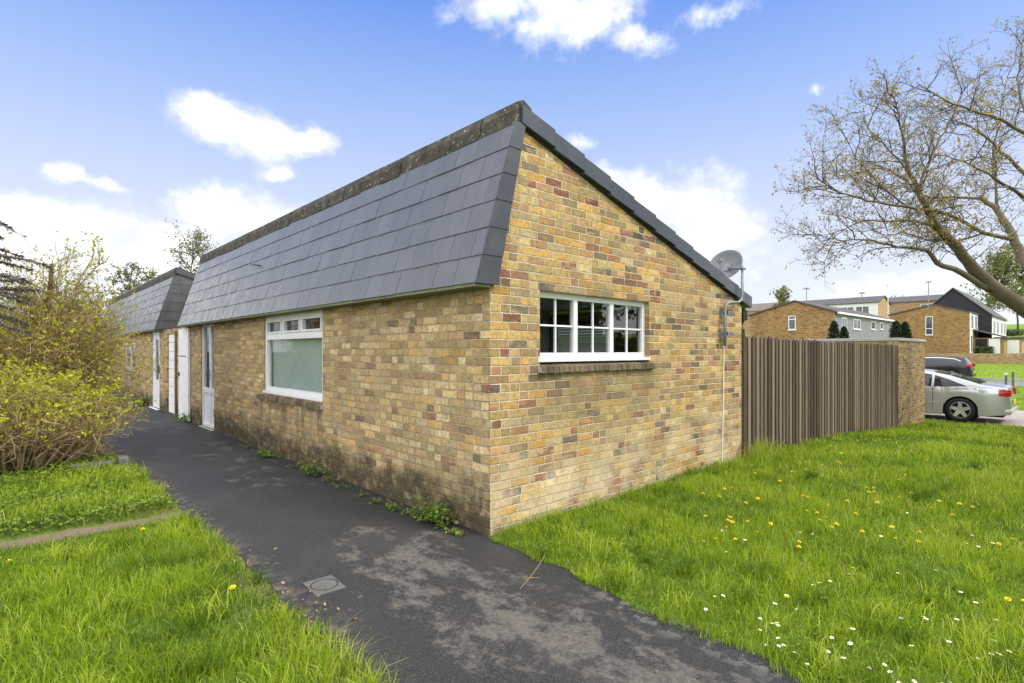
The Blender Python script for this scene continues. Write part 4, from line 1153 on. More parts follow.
# big spring tree leaning in from the right; limbs: (image x, y, distance, radius)
LIMBS = [
    [(1110, 400, 13.6, .40), (1095, 368, 13.5, .33), (1070, 340, 13.3, .27), (1024, 309, 13.0, .235), (990, 284, 12.8, .20), (968, 262, 12.6, .155), (955, 245, 12.4, .135), (938, 228, 12.3, .115), (925, 205, 12.1, .085), (917, 186, 12., .065), (907, 168, 11.8, .045), (903, 140, 11.7, .032), (899, 115, 11.6, .02), (893, 96, 11.5, .010)],
    [(990, 290, 12.8, .10), (962, 273, 12.6, .085), (937, 263, 12.4, .07), (927, 250, 12.2, .055), (905, 248, 12., .04), (880, 243, 11.8, .03), (852, 240, 11.6, .02), (826, 246, 11.4, .010)],
    [(1070, 318, 13.3, .2), (1040, 283, 13.6, .17), (1024, 258, 13.9, .15), (1012, 235, 14., .12), (999, 213, 14.2, .095), (980, 199, 14.4, .06), (958, 198, 14.5, .042), (930, 197, 14.6, .03), (905, 188, 14.7, .018), (880, 182, 14.8, .009)],
    [(1013, 240, 14., .075), (985, 233, 13.5, .06), (965, 222, 13., .055), (945, 213, 12.4, .05), (920, 209, 11.8, .045), (895, 206, 11.2, .035), (868, 200, 10.8, .028), (841, 193, 10.5, .018), (818, 180, 10.3, .009)],
    [(919, 190, 12., .045), (925, 170, 12.2, .035), (933, 152, 12.4, .030), (944, 132, 12.6, .024), (957, 106, 12.8, .017), (963, 84, 12.9, .008)],
    [(997, 210, 14.2, .05), (996, 180, 14.4, .038), (993, 152, 14.6, .03), (998, 125, 14.8, .022), (1003, 95, 15., .014), (1012, 60, 15.2, .007)],
    [(1085, 290, 13.4, .12), (1080, 190, 13., .09), (1050, 152, 12.6, .07), (1024, 133, 12.3, .055), (998, 119, 12., .042), (970, 109, 11.8, .032), (944, 101, 11.6, .02), (918, 84, 11.4, .009)],
    [(1090, 300, 13.6, .12), (1060, 220, 14., .09), (1030, 180, 14.2, .065), (1008, 158, 14.4, .05), (985, 137, 14.6, .038), (965, 124, 14.8, .025), (940, 116, 15., .01)],
    [(1050, 155, 12.6, .05), (1030, 120, 12.8, .04), (1018, 88, 13., .028), (1020, 60, 13.2, .018), (1024, 30, 13.4, .008)],
    [(943, 231, 12.3, .05), (918, 222, 12.4, .04), (890, 221, 12.5, .03), (862, 222, 12.6, .02), (836, 232, 12.7, .012), (815, 236, 12.8, .007)],
    [(905, 206, 11.4, .028), (880, 185, 11.6, .022), (862, 165, 11.8, .016), (848, 142, 12., .008)],
    [(912, 176, 11.9, .03), (890, 150, 12.2, .02), (872, 132, 12.4, .013), (860, 110, 12.6, .007)],
    [(1075, 280, 13.2, .08), (1045, 225, 11.8, .06), (1020, 195, 11.2, .045), (995, 178, 10.8, .03), (970, 165, 10.6, .018), (945, 155, 10.4, .008)],
    [(985, 233, 13.5, .035), (960, 240, 13.7, .028), (930, 240, 13.9, .018), (900, 231, 14., .01)],
    [(926, 207, 12.1, .035), (905, 180, 12.6, .025), (880, 168, 13., .018), (850, 176, 13.3, .012), (830, 172, 13.5, .007)],
]
rg = random.Random(11)
tb = at(1112, 404, 13.6); tbz = float(Hg(tb[0], tb[1]))
tree = empty('bare_tree', (float(tb[0]), float(tb[1]), tbz), 0, 'large spreading tree with opening spring buds leaning over the lawn from the right', 'tree')
O = np.array([tb[0], tb[1], tbz])
mb = MB(); rn = []; tw = MB(); rt = []; tips = []
for li, l in enumerate(LIMBS):
    pts = [at(*q[:3]) - O for q in l]; rad = [q[3] * .77 for q in l]
    if li == 0: pts = [np.array([.12, 0, -.3]), np.array([.05, 0, .25])] + pts[1:]; rad = [.46, .37] + rad[1:]
    # smooth by subdividing with Catmull-Rom plus a little waver
    sp = []; sr = []
    for i in range(len(pts) - 1):
        p0, p1, p2, p3 = pts[max(i - 1, 0)], pts[i], pts[i + 1], pts[min(i + 2, len(pts) - 1)]
        for s in (0, .33, .66):
            a = .5 * ((2 * p1) + (-p0 + p2) * s + (2 * p0 - 5 * p1 + 4 * p2 - p3) * s * s + (-p0 + 3 * p1 - 3 * p2 + p3) * s ** 3)
            sp.append(a + np.array([rg.gauss(0, .012) for _ in range(3)])); sr.append(rad[i] * (1 - s) + rad[i + 1] * s)
    sp.append(pts[-1]); sr.append(rad[-1])
    a = len(mb.v); mb.tube(sp, sr, 10 if rad[2] > .06 else 7); rn += [rg.random() * .6 + .2] * (len(mb.v) - a)
    vis = [i for i, q in enumerate(l) if q[0] < 1045]
    i0 = vis[0] * 3
    ln = sum(np.linalg.norm(sp[i + 1] - sp[i]) for i in range(i0, len(sp) - 1))
    n0 = max(4, int(ln / .25))
    twigs(tw, rt, sp[i0:], [.85, .46, .22], [n0, 6, 4], [.0125, .006, .0033], rg, tips, .045, 0, .9, .22 if li < 4 else .05)
mb.build('trunk', M['bark_green'], tree, smooth=True, rnd=rn, recalc=False)
tw.build('crown', M['bark'], tree, rnd=rt, recalc=False)
P = np.array([t[0] for t in tips]); k = RNG.random(len(P)) < .95
P = P[k] + RNG.normal(0, .02, (int(k.sum()), 3)); print('buds', len(P))
leaves_mesh('leaf_buds', P, RNG.uniform(.016, .044, len(P)), M['bud'], tree, elong=1.5)


def shrub(name, label, base, rx, ry, hgt, nstem, nleaf, leafmat, seed, leaf=(.016, .036), zlo=.35, lean=(0, 0), twmat='twig', leaftop=False, cat='shrub', sub=(9, 4)):
    rg = random.Random(seed); o = empty(name, base, 0, label, cat)
    mb = MB(); rn = []; tips = []
    for i in range(nstem):
        a = rg.uniform(0, 6.28); r = math.sqrt(rg.random()); p = np.array([rx * .55 * r * math.cos(a), ry * .55 * r * math.sin(a), -.02])
        end = np.array([rx * r * math.cos(a) * 1.05 + lean[0], ry * r * math.sin(a) * 1.05 + lean[1], hgt * (1 - .45 * r * r) * rg.uniform(.6, 1.05)])
        mid = p * .5 + end * .5 + np.array([rg.gauss(0, .10), rg.gauss(0, .10), hgt * .12]); q = [p, (p + mid) / 2 + np.array([rg.gauss(0, .04), rg.gauss(0, .04), .03]), mid, (mid + end) / 2 + np.array([rg.gauss(0, .05), rg.gauss(0, .05), hgt * .03]), end]
        a0 = len(mb.v); r0 = rg.uniform(.006, .013); mb.tube(q, [r0, r0 * .9, r0 * .75, r0 * .55, r0 * .3], 4, cap=False); rn += [rg.random()] * (len(mb.v) - a0)
        twigs(mb, rn, q, [hgt * .24, hgt * .12], list(sub), [.005, .003], rg, tips, .03, 0, .9, .25)
    mb.build('stems', M[twmat], o, rnd=rn, recalc=False)
    P = np.array([t[0] for t in tips]); P = P[P[:, 2] > hgt * zlo]
    if leaftop: w = P[:, 2] / hgt; w = w ** 2; idx = RNG.choice(len(P), nleaf, p=w / w.sum())
    else: idx = RNG.integers(0, len(P), nleaf)
    P = P[idx] + RNG.normal(0, .022, (nleaf, 3)); P[:, 2] = np.maximum(P[:, 2], .02)
    leaves_mesh('leaves', P, RNG.uniform(*leaf, nleaf), leafmat, o, elong=1.9)
    return o


shrub('leafy_shrub', 'low sprawling shrub with bright yellow green leaves beside the path', (-2.95, 6.05, 0), 1.35, .95, 1.25, 150, 11500, M['shrub_leaf'], 21, zlo=.35, leaftop=True, leaf=(.014, .036), sub=(11, 5))
shrub('twiggy_shrub', 'tall tangled twiggy shrub behind the low yellow leaved one', (-2.32, 8.0, 0), .82, 1.15, 2.75, 115, 12500, M['shrub_leaf_dull'], 22, zlo=.3, leaf=(.016, .04), sub=(10, 5))
shrub('twiggy_shrub', 'bare brown twiggy shrub at the far left edge behind the ground cover', (-4.4, 6.3, 0), 1.2, .9, 1.15, 90, 1500, M['shrub_leaf_dull'], 23, zlo=.4)

# pruned tree with sawn off stems among the shrubs
rg = random.Random(31)
c = at(30, 440, 8.3); O = np.array([c[0], c[1], 0.])
pt = empty('pruned_tree', (float(c[0]), float(c[1]), 0), 0, 'hard pruned small tree with sawn off upright limbs behind the shrubs', 'tree')
mb = MB(); rn = []; tips = []
for l in [[(30, 430, 8.3, .07), (38, 385, 8.3, .06), (44, 330, 8.3, .052), (50, 292, 8.3, .045), (52, 264, 8.3, .04)],
          [(30, 430, 8.3, .06), (22, 385, 8.2, .05), (20, 345, 8.1, .04), (18, 300, 8.1, .03)],
          [(30, 440, 8.3, .06), (8, 398, 7.9, .05), (-8, 362, 7.7, .045), (-25, 330, 7.5, .04)],
          [(44, 330, 8.3, .03), (58, 312, 8.4, .025), (72, 296, 8.5, .02), (80, 278, 8.6, .014), (93, 258, 8.7, .010)],
          [(76, 290, 8.55, .015), (86, 278, 8.6, .012), (96, 268, 8.7, .009), (104, 261, 8.8, .006)],
          [(38, 385, 8.3, .035), (46, 350, 8.5, .03), (36, 322, 8.6, .022), (33, 290, 8.6, .012)],
          [(47, 300, 8.3, .02), (56, 285, 8.3, .012), (62, 258, 8.3, .005)]]:
    q = [at(*a[:3]) - O for a in l]; q[0] = q[0] if q[0][2] > .3 else np.array([0, 0, -.05]); a0 = len(mb.v)
    mb.tube(q, [a[3] * .68 for a in l], 8); rn += [rg.random()] * (len(mb.v) - a0)
    twigs(mb, rn, q, [.4, .2], [7, 4], [.006, .003], rg, tips, .06, 0, .8, .3)
mb.build('trunk', M['twig'], pt, rnd=rn, recalc=False)
P = np.array([t[0] for t in tips]); leaves_mesh('leaves', P, RNG.uniform(.02, .04, len(P)), M['shrub_leaf'], pt)

# dark drooping dead sprays of the conifer at the left edge
rg = random.Random(41); c = at(-70, 440, 7.4); O = np.array([c[0], c[1], 0.])
cf = empty('drooping_conifer', (float(c[0]), float(c[1]), 0), 0, 'dark half dead conifer with drooping sprays at the left edge', 'tree')
mb = MB(); a0 = 0
mb.tube([(0, 0, -.1), (.02, 0, 1.4), (0, .02, 2.8), (.0, 0, 4.2)], [.13, .11, .08, .03], 8); rn = [.3] * len(mb.v)
mb.build('trunk', M['bark'], cf, rnd=rn, recalc=False)
mb = MB(); rn = []
P = []
for (px, py, tx, ty, n) in [(-70, 205, 15, 226, 1), (-70, 220, 6, 239, 1), (-70, 245, 24, 255, 1), (-70, 255, 48, 265, 1), (-70, 262, 34, 274, 1), (-70, 270, 22, 280, 1), (-70, 285, 36, 283, 2), (-70, 290, 35, 300, 2), (-70, 300, 38, 290, 2), (-70, 318, 32, 325, 2), (-70, 325, 30, 334, 1), (-70, 240, 10, 262, 1), (-70, 300, 10, 310, 1), (-70, 275, 5, 292, 1)]:
    for r in range(n):
        D = 7.4 + rg.uniform(-.5, .5); a = at(px, py + rg.uniform(-4, 4), D) - O; b = at(tx - r * 9 + rg.uniform(-3, 3), ty + rg.uniform(-4, 4), D + rg.uniform(-.4, .4)) - O
        q = [a * (1 - s) + b * s + np.array([0, 0, .10 * math.sin(s * 3.1) + rg.gauss(0, .01)]) for s in np.linspace(0, 1, 7)]
        k0 = len(mb.v); mb.tube(q, [.009, .010, .014, .017, .018, .014, .005], 5); rn += [rg.random()] * (len(mb.v) - k0)
        for i in range(170):
            t = rg.uniform(.25, 1.); p, d = at_curve(q, t); e = unit(d * .6 + perp(d, rg) * .9 + np.array([0, 0, -.3])) * rg.uniform(.02, .07)
            k0 = len(mb.v); mb.tube([p, p + e], [.010, .003], 3, cap=False); rn += [rg.random()] * (len(mb.v) - k0)
for i in range(70):
    z = 1.0 + 3.1 * i / 70; a_ = rg.uniform(0, 6.28); L_ = (1.0 - .5 * (z - 1) / 3.1) * rg.uniform(.6, 1.1)
    dv_ = np.array([math.cos(a_), math.sin(a_), 0]); L_ *= .55 if dv_ @ RGT > .2 else 1.
    q = [np.array([0, 0, z]) + dv_ * L_ * s_ + np.array([0, 0, .12 * math.sin(s_ * 3.1) - .12 * s_ * s_]) for s_ in np.linspace(0, 1, 6)]
    k0 = len(mb.v); mb.tube(q, [.009, .011, .015, .017, .013, .004], 5); rn += [rg.random()] * (len(mb.v) - k0)
    for j in range(90):
        p, d = at_curve(q, rg.uniform(.2, 1.)); e = unit(d * .6 + perp(d, rg) * .9 + np.array([0, 0, -.3])) * rg.uniform(.03, .08)
        k0 = len(mb.v); mb.tube([p, p + e], [.010, .003], 3, cap=False); rn += [rg.random()] * (len(mb.v) - k0)
mb.build('sprays', M['dead_spray'], cf, rnd=rn, recalc=False)


def tree_obj(name, label, base, hgt, crown_r, crown_lo, leafmat, nleaf, seed, leaf=(.05, .12), trunk_r=.12, nb=26, group=None, bark='bark', flat=1., lens=None, cat='tree'):
    rg = random.Random(seed); rr = np.random.default_rng(seed)
    o = empty(name, base, 0, label, cat, group); mb = MB(); rn = []; tips = []
    tr = curve((0, 0, -.2), (rg.gauss(0, .04), rg.gauss(0, .04), 1), hgt * .93, 7, rg, .05, .1)
    mb.tube(tr, [trunk_r * (1 - .9 * i / 7) for i in range(8)], 8); rn += [.4] * len(mb.v)
    lens = lens or [crown_r * .9, crown_r * .4, crown_r * .2]
    twigs(mb, rn, tr, lens, [nb, 6, 4], [trunk_r * .32, trunk_r * .13, trunk_r * .06], rg, tips, .03, 0, 1.0 * flat, crown_lo)
    mb.build('trunk', M[bark], o, rnd=rn, recalc=False)
    P = np.array([t[0] for t in tips]); P = P[rr.integers(0, len(P), nleaf)] + rr.normal(0, crown_r * .045, (nleaf, 3)); P[:, 2] = np.maximum(P[:, 2], .05)
    leaves_mesh('crown', P, rr.uniform(*leaf, nleaf), leafmat, o, elong=1.5, rng=rr)
    return o


def put_tree(name, label, px, D, ztop_px, r_px, leafmat, nleaf, seed, **k):
    c = at(px, HZ, D); z = float(Hg(c[0], c[1])); top_ = 1.54 + (HZ - ztop_px) * D / F
    return tree_obj(name, label, (float(c[0]), float(c[1]), z), top_ - z, r_px * D / F, k.pop('lo', .35), leafmat, nleaf, seed, leaf=tuple(q * D / F for q in k.pop('leafpx', (.8, 1.9))), trunk_r=k.pop('tr', .012) * (top_ - z), **k)


put_tree('birch_tree', 'tall airy tree rising behind the roof of the further house', 178, 34, 220, 27, M['leaf_mid'], 5200, 51, lo=.3, leafpx=(.7, 1.6), nb=34)
put_tree('birch_tree', 'smaller thin leaved tree left of the tall one behind the further house', 126, 38, 262, 18, M['leaf_mid'], 3200, 52, lo=.35, leafpx=(.7, 1.6))
put_tree('birch_tree', 'pale green tree crown showing just above the ridge of the further house', 152, 42, 276, 22, M['leaf_far'], 4200, 53, lo=.4)
put_tree('garden_tree', 'leafy green tree in the background behind the conifer sprays', 8, 22, 285, 34, M['leaf_hedge'], 5000, 54, lo=.1)
put_tree('garden_tree', 'bushy green tree in the background behind the pruned limbs', 60, 26, 300, 30, M['leaf_far'], 3500, 55, lo=.1)
put_tree('garden_tree', 'round dull green tree in the background above the twiggy shrub', 100, 30, 292, 24, M['leaf_mid'], 3500, 56, lo=.1)
# behind the camera, mirrored in the gable window
put_tree_back = [(14, -13, 8.5, 3.8, 61, 'broad tree across the green, seen mirrored in the gable window'), (21.0, -16, 9.5, 4.2, 62, 'second tree across the green, mirrored at the right of the gable window'), (9., -12, 8.0, 3.4, 63, 'third tree across the green, mirrored at the left of the gable window')]
for x, y, h, r, s, lb in put_tree_back:
    tree_obj('green_tree', lb, (x, y, 0), h, r * 1.15, .06, M['leaf_hedge'], 14000, s, leaf=(.12, .3), trunk_r=.16)
hd = empty('hedge', (16, -10.5, 0), R(-8), 'hedge added out of view across the green to darken the low gable window reflection', 'hedge')  # unseen hedge, added to darken the lower reflections in the panes
_r = np.random.default_rng(90); n = 16000; P = np.stack([_r.uniform(-9, 14, n), _r.uniform(-.6, .6, n), _r.random(n) ** .8 * 2.1], 1)
leaves_mesh('foliage', P, _r.uniform(.08, .2, n), M['leaf_hedge'], hd, rng=_r)
put_tree('spring_tree', 'yellow green tree on the slope at the far right', 1018, 95, 258, 34, M['leaf_far'], 5200, 57, lo=.2, leafpx=(1., 2.4))
put_tree('spring_tree', 'bare twiggy tree between the dark roof and the yellow tree', 985, 110, 262, 22, M['leaf_far'], 900, 58, lo=.3, leafpx=(1., 2.))
put_tree('garden_tree', 'small round tree on the skyline above the left brick gable', 790, 105, 291, 15, M['leaf_far'], 1500, 59, lo=.3, leafpx=(1., 2.))
put_tree('garden_tree', 'tiny bare tree on the skyline beside the white lamp post', 898, 130, 297, 9, M['leaf_far'], 300, 60, lo=.3, leafpx=(1., 1.6))


def conifer(px, D, py_top, r_px, label, seed):
    c = at(px, HZ, D); z = float(Hg(c[0], c[1])); top_ = 1.54 + (HZ - py_top) * D / F; h = top_ - z; r = r_px * D / F
    o = empty('conifer', (float(c[0]), float(c[1]), z), 0, label, 'conifer', 'dark conifers behind the garden wall')
    mb = MB(); mb.tube([(0, 0, -.1), (0, 0, h * .9)], [r * .12, .02], 6); mb.build('trunk', M['bark'], o, rnd=[.3] * len(mb.v))
    rr = np.random.default_rng(seed); n = 5000; t = rr.random(n); a = rr.uniform(0, 6.28, n)
    q = np.sqrt(rr.random(n)) * r * np.clip((1 - t) ** .42, 0, 1) * (1 + .18 * np.sin(a * 5 + t * 14))
    P = np.stack([q * np.cos(a), q * np.sin(a), h * (.02 + .98 * t)], 1)
    leaves_mesh('foliage', P, rr.uniform(.5, 1.6, n) * D / F, M['leaf_dark'], o, elong=1.8, rng=rr)


conifer(834, 32, 321, 10, 'narrow dark conifer in front of the grey clad house, left of its pair', 71)
conifer(844, 33, 327, 9, 'lower dark conifer in front of the grey clad house, right of its pair', 72)
conifer(896, 34, 321, 11, 'taller pointed dark conifer above the end of the garden wall', 73)
conifer(905, 34, 322, 11, 'round dark conifer above the garden wall end, right of the pointed one', 74)
# hedges on the far right slope
for i, (px, D, y0, wpx, lb) in enumerate([(1012, 88, 338, 12, 'clipped dark hedge on the slope at the far right'), (985, 61, 350, 8, 'small dark bush beside the porch of the right brick house')]):
    c = at(px, HZ, D); z = float(Hg(c[0], c[1])); h = max(.8, 1.54 + (HZ - y0) * D / F - z); r = wpx * D / F * .6
    o = empty('hedge', (float(c[0]), float(c[1]), z), 0, lb, 'hedge'); mb = MB(); mb.tube([(0, 0, -.1), (0, 0, h * .8)], .06, 5); mb.build('stem', M['bark'], o, rnd=[.2] * len(mb.v))
    rr = np.random.default_rng(80 + i); n = 3000; P = np.stack([rr.normal(0, r * .5, n), rr.normal(0, r * .5, n), rr.random(n) * h], 1)
    leaves_mesh('foliage', P, rr.uniform(.08, .25, n), M['leaf_hedge'], o, rng=rr)


# ------------------------------------------------------------------ houses beyond the fence
def house_box(root, x0, x1, y0, y1, zb, ze, zr, gable_mat, face_mat, roof_mat, ridge='x', over=.25, zr_at=.5, gable_over=None):
    """rectangular house, local coordinates; ridge along x or y"""
    mb = MB()
    mb.add([(x0, y0, zb), (x1, y0, zb), (x1, y0, ze), (x0, y0, ze), (x0, y1, zb), (x1, y1, zb), (x1, y1, ze), (x0, y1, ze)], [(0, 1, 2, 3), (4, 5, 6, 7)], 1 if ridge == 'x' else 0)
    if ridge == 'x':
        ym = y0 + (y1 - y0) * zr_at
        for x in (x0, x1): mb.add([(x, y0, zb), (x, y1, zb), (x, y1, ze), (x, ym, zr), (x, y0, ze)], [(0, 1, 2, 3, 4)], 0)
    else:
        xm = x0 + (x1 - x0) * zr_at; mb.v = mb.v[:0]; mb.f = []; mb.m = []
        for y in (y0, y1): mb.add([(x0, y, zb), (x1, y, zb), (x1, y, ze), (xm, y, zr), (x0, y, ze)], [(0, 1, 2, 3, 4)], 0)
        for x in (x0, x1): mb.add([(x, y0, zb), (x, y1, zb), (x, y1, ze), (x, y0, ze)], [(0, 1, 2, 3)], 1)
    mb.build('wall', [gable_mat, face_mat], root, recalc=False)
    rb = MB(); t = .14; o = over; go = over if gable_over is None else gable_over
    if ridge == 'x':
        s0 = (zr - ze) / (ym - y0); s1 = (zr - ze) / (y1 - ym)
        for ya, yb, za in ((y0 - o, ym, ze - o * s0), (y1 + o, ym, ze - o * s1)):
            rb.hexa([(x0 - go, ya, za + .02), (x1 + go, ya, za + .02), (x1 + go, yb, zr + .02), (x0 - go, yb, zr + .02), (x0 - go, ya, za + t), (x1 + go, ya, za + t), (x1 + go, yb, zr + t), (x0 - go, yb, zr + t)])
    else:
        s0 = (zr - ze) / (xm - x0); s1 = (zr - ze) / (x1 - xm)
        for xa, xb, za in ((x0 - o, xm, ze - o * s0), (x1 + o, xm, ze - o * s1)):
            rb.hexa([(xa, y0 - go, za + .02), (xa, y1 + go, za + .02), (xb, y1 + go, zr + .02), (xb, y0 - go, zr + .02), (xa, y0 - go, za + t), (xa, y1 + go, za + t), (xb, y1 + go, zr + t), (xb, y0 - go, zr + t)])
    rb.build('roof', roof_mat, root)


def far_window(root, face, u0, u1, z0, z1, mull=1, transom=None, pos=0.):
    """face: 'w' on a plane x=pos looking to -x (u is y), 's' on y=pos looking to -y (u is x)"""
    T = frameT((pos, 0, 0), (0, 1, 0), (-1, 0, 0)) if face == 'w' else frameT((0, pos, 0), (1, 0, 0), (0, -1, 0))
    w = empty('window', (0, 0, 0)); w.parent = root; fb = MB(); f = .07
    bars(fb, T, [(u0, u0 + f, z0, z1), (u1 - f, u1, z0, z1), (u0 + f, u1 - f, z0, z0 + f), (u0 + f, u1 - f, z1 - f, z1)], .0, .05)
    us = [u0 + f + (u1 - u0 - 2 * f) * i / mull for i in range(mull + 1)]
    for q in us[1:-1]: bars(fb, T, [(q - .04, q + .04, z0 + f, z1 - f)], .002, .045)
    if transom: bars(fb, T, [(u0 + f, u1 - f, transom - .04, transom + .04)], .004, .042)
    bars(fb, T, [(u0 - .06, u1 + .06, z0 - .07, z0 - .004)], .0, .09)
    fb.build('window_frame', M['upvc'], w)
    pane_sheet(T, [(u0 + f, u1 - f, z0 + f, z1 - f)], .018).build('pane', M['far_glass'], w)


# left brick house: gable towards us, grey clad long face to the right
def pxy(px, ax, v): p = on(px, HZ, ax, v); return p
D_ = 45.; c0 = at(835, HZ, D_); XA, YA = float(c0[0]), float(c0[1])
yb = float(on(750, HZ, 0, XA)[1]); xb = float(on(893, HZ, 1, YA)[0])
hl = empty('terrace_house', (XA, YA, 0), 0, 'brick end terrace with a low pitched gable and grey clad long side behind the fence', 'house')
za = lambda py, D: 1.54 + (HZ - py) * D / F
ym = float(on(795, HZ, 0, XA)[1])
house_box(hl, 0, xb - XA, 0, yb - YA, -1, za(312, D_), za(301.5, 47), M['far_brick'], M['render_grey'], M['far_tile'], 'x', .15, (ym - YA) / (yb - YA))
w0, w1 = float(on(796, HZ, 0, XA)[1]) - YA, float(on(788.5, HZ, 0, XA)[1]) - YA
far_window(hl, 'w', w0, w1, za(329.5, 47), za(315.5, 47), 1, za(319, 47))
for (a, b) in ((841.5, 846.5), (853, 860), (871, 875), (880, 882.5)):
    u0 = float(on(a, HZ, 1, YA)[0]) - XA; u1 = float(on(b, HZ, 1, YA)[0]) - XA; Dm = (on((a + b) / 2, HZ, 1, YA) - CAM) @ FWD
    far_window(hl, 's', u0, u1, za(331.5, Dm) + .2, za(316.5, D_), 2 if b - a > 4 else 1)
mb = MB(); mb.box((-.05, -.28, za(312, D_) - .14), (xb - XA, -.2, za(312, D_) + .02)); mb.build('fascia', M['white_paint'], hl)
mb = MB(); mb.tube([(xb - XA - .3, -.1, -1), (xb - XA - .3, -.1, za(312, D_) - .1)], .06, 6); mb.build('downpipe', M['white_paint'], hl)

# right brick house pair
D_ = 60.; c0 = at(969.5, HZ, D_); XB, YB = float(c0[0]), float(c0[1]); yb2 = float(on(889, HZ, 0, XB)[1])
hr = empty('terrace_house', (XB, YB, 0), 0, 'brick end terrace house with a tall stair window and aerial on the right', 'house')
ymr = float(on(934, HZ, 0, XB)[1]); zeR = za(312.5, D_)
x2 = XB + 6.5
house_box(hr, 0, 6.5, 0, yb2 - YB, 0, zeR, za(304, 61), M['far_brick'], M['render_white'], M['far_tile'], 'x', .12, (ymr - YB) / (yb2 - YB))
w0, w1 = float(on(933, HZ, 0, XB)[1]) - YB, float(on(925.5, HZ, 0, XB)[1]) - YB
far_window(hr, 'w', w0, w1, za(334.5, 61), za(315.5, 61), 1, za(328, 61))
far_window(hr, 's', 1., 2.6, 4.0, 5.6, 2); far_window(hr, 's', 3.8, 5.4, 4.0, 5.6, 2)
far_window(hr, 's', .6, 1.8, 1.4, 3.3, 1)
mb = MB(); mb.box((2.6, -2.6, 0), (6.2, -.01, 3.0)); mb.build('porch_wall', M['far_brick'], hr)
mb = MB(); mb.hexa([(2.3, -2.9, 2.95), (6.5, -2.9, 2.95), (6.5, -.01, 3.9), (2.3, -.01, 3.9), (2.3, -2.9, 3.1), (6.5, -2.9, 3.1), (6.5, -.01, 4.05), (2.3, -.01, 4.05)]); mb.build('porch_roof', M['far_tile'], hr)
mb = MB(); mb.box((2.54, -2.3, 1.0), (2.598, -1.35, 2.9)); mb.build('porch_door', M['white_paint'], hr); mb = MB(); mb.box((2.57, -1.2, 1.0), (2.598, -.2, 2.9)); mb.build('porch_opening', M['dark'], hr)
mb = MB(); mb.box((-.02, -.08, 0), (.25, -.01, zeR)); mb.build('white_pillar', M['render_white'], hr)
c2 = on(992, HZ, 0, x2); Y2 = float(c2[1]); D2_ = float((c2 - CAM) @ FWD)
hr2 = empty('terrace_house', (x2, Y2, 0), 0, 'taller neighbouring house with a dark tile hung gable and white front', 'house')
y2a = float(on(953, HZ, 0, x2)[1]) - Y2
house_box(hr2, .02, 15, 0, y2a * 2, 0, za(315, D2_), za(287.5, D2_ + 1.5), M['tile_hung'], M['render_white'], M['far_tile'], 'x', .2, .5)
for u in (1., 4.5, 8.5, 12.): far_window(hr2, 's', u, u + 1.8, 3.6, 5.2, 2)
mb = MB(); mb.box((2., -2.4, 0), (6, -.01, 3.)); mb.box((9., -2.4, 0), (13, -.01, 3.)); mb.build('garage', M['far_brick_pale'], hr2)
mb = MB(); mb.box((1.8, -2.7, 3.0), (6.2, -.01, 3.2)); mb.box((8.8, -2.7, 3.0), (13.2, -.01, 3.2)); mb.build('garage_roof', M['far_tile'], hr2)
mb = MB(); mb.box((1.94, -2.2, 1.0), (1.998, -.3, 2.8)); mb.build('garage_door', M['white_paint'], hr2)

# retaining wall in front of them
mb = MB(); mb.box((73.7, -14, -.3), (74.0, 22, 1.28)); o = mb.build('retaining_wall', M['far_brick_pale']); tag(o, 'low brown retaining wall at the top of the far verge', 'wall')


def bg_row(label, px0, px1, D, ridge_py, eave_py, base_z, gable_mat, face_mat, roof_mat, length=24, depth=8, nwin=6, rise=None):
    """terrace running away to the left (ridge along y) whose right end stands at px1"""
    c = at(px1, HZ, D); o = empty('terrace_row', (float(c[0]), float(c[1]), 0), 0, label, 'house')
    ze = za(eave_py, D); zr = za(ridge_py, D)
    house_box(o, -depth, 0, 0, length, base_z, ze, zr, gable_mat, face_mat, roof_mat, 'y', .2, .5)
    for i in range(nwin):
        u = 1.2 + i * (length - 2) / nwin
        far_window(o, 'w', u, u + 1.9, ze - 1.9, ze - .5, 2, pos=-depth)
    return o


bg_row('white fronted terrace with brick end and grey roof up the slope', 850, 890, 92, 298, 305, 1, M['far_brick_pale'], M['render_white'], M['far_tile'], 15, 7.5, 6)
bg_row('long brown roofed terrace on the skyline behind the left brick gable', 750, 868, 125, 299, 308, 2, M['far_brick_pale'], M['far_brick_pale'], M['far_tile_brown'], 34, 9, 4)
bg_row('small brick house with a pale roof between the two brick gables', 893, 912, 105, 305.5, 311, 1, M['far_brick'], M['far_brick_pale'], M['far_tile_brown'], 14, 8, 1)
bg_row('dark roofed house showing behind the aerial of the right brick house', 905, 952, 96, 296.5, 303, 1, M['far_brick'], M['far_brick_pale'], M['far_tile'], 16, 8, 1)


def aerial(px, D, y_base, y_top, label, cross=True, white=False, name='tv_aerial'):
    c = at(px, HZ, D); zb = za(y_base, D); zt = za(y_top, D); r = .5 * D / F
    o = empty(name, (float(c[0]), float(c[1]), zb), 0, label, 'lamp post' if white else 'aerial')
    mb = MB(); mb.tube([(0, 0, -.4), (0, 0, zt - zb)], r * .75, 6); mb.build('pole', M['white_paint'] if white else M['galv'], o)
    mb = MB(); w = 3.6 * D / F; d = RGT
    if cross:
        for k, (hh, ww) in enumerate(((0, 1.), (-.7 * D / F, .8), (.7 * D / F, .7))):
            p = np.array([0, 0, zt - zb + hh]); mb.tube([p - d * w * ww, p + d * w * ww], r * .5, 5)
        mb.tube([np.array([0, 0, zt - zb]) - FWD * w, np.array([0, 0, zt - zb]) + FWD * w], r * .6, 5); mb.build('aerial_rods', M['galv'], o)
    else:
        mb.box((-w * .8, -.1, zt - zb - .1), (w * .1, .1, zt - zb + .08)); mb.build('lamp_head', M['white_paint'], o)


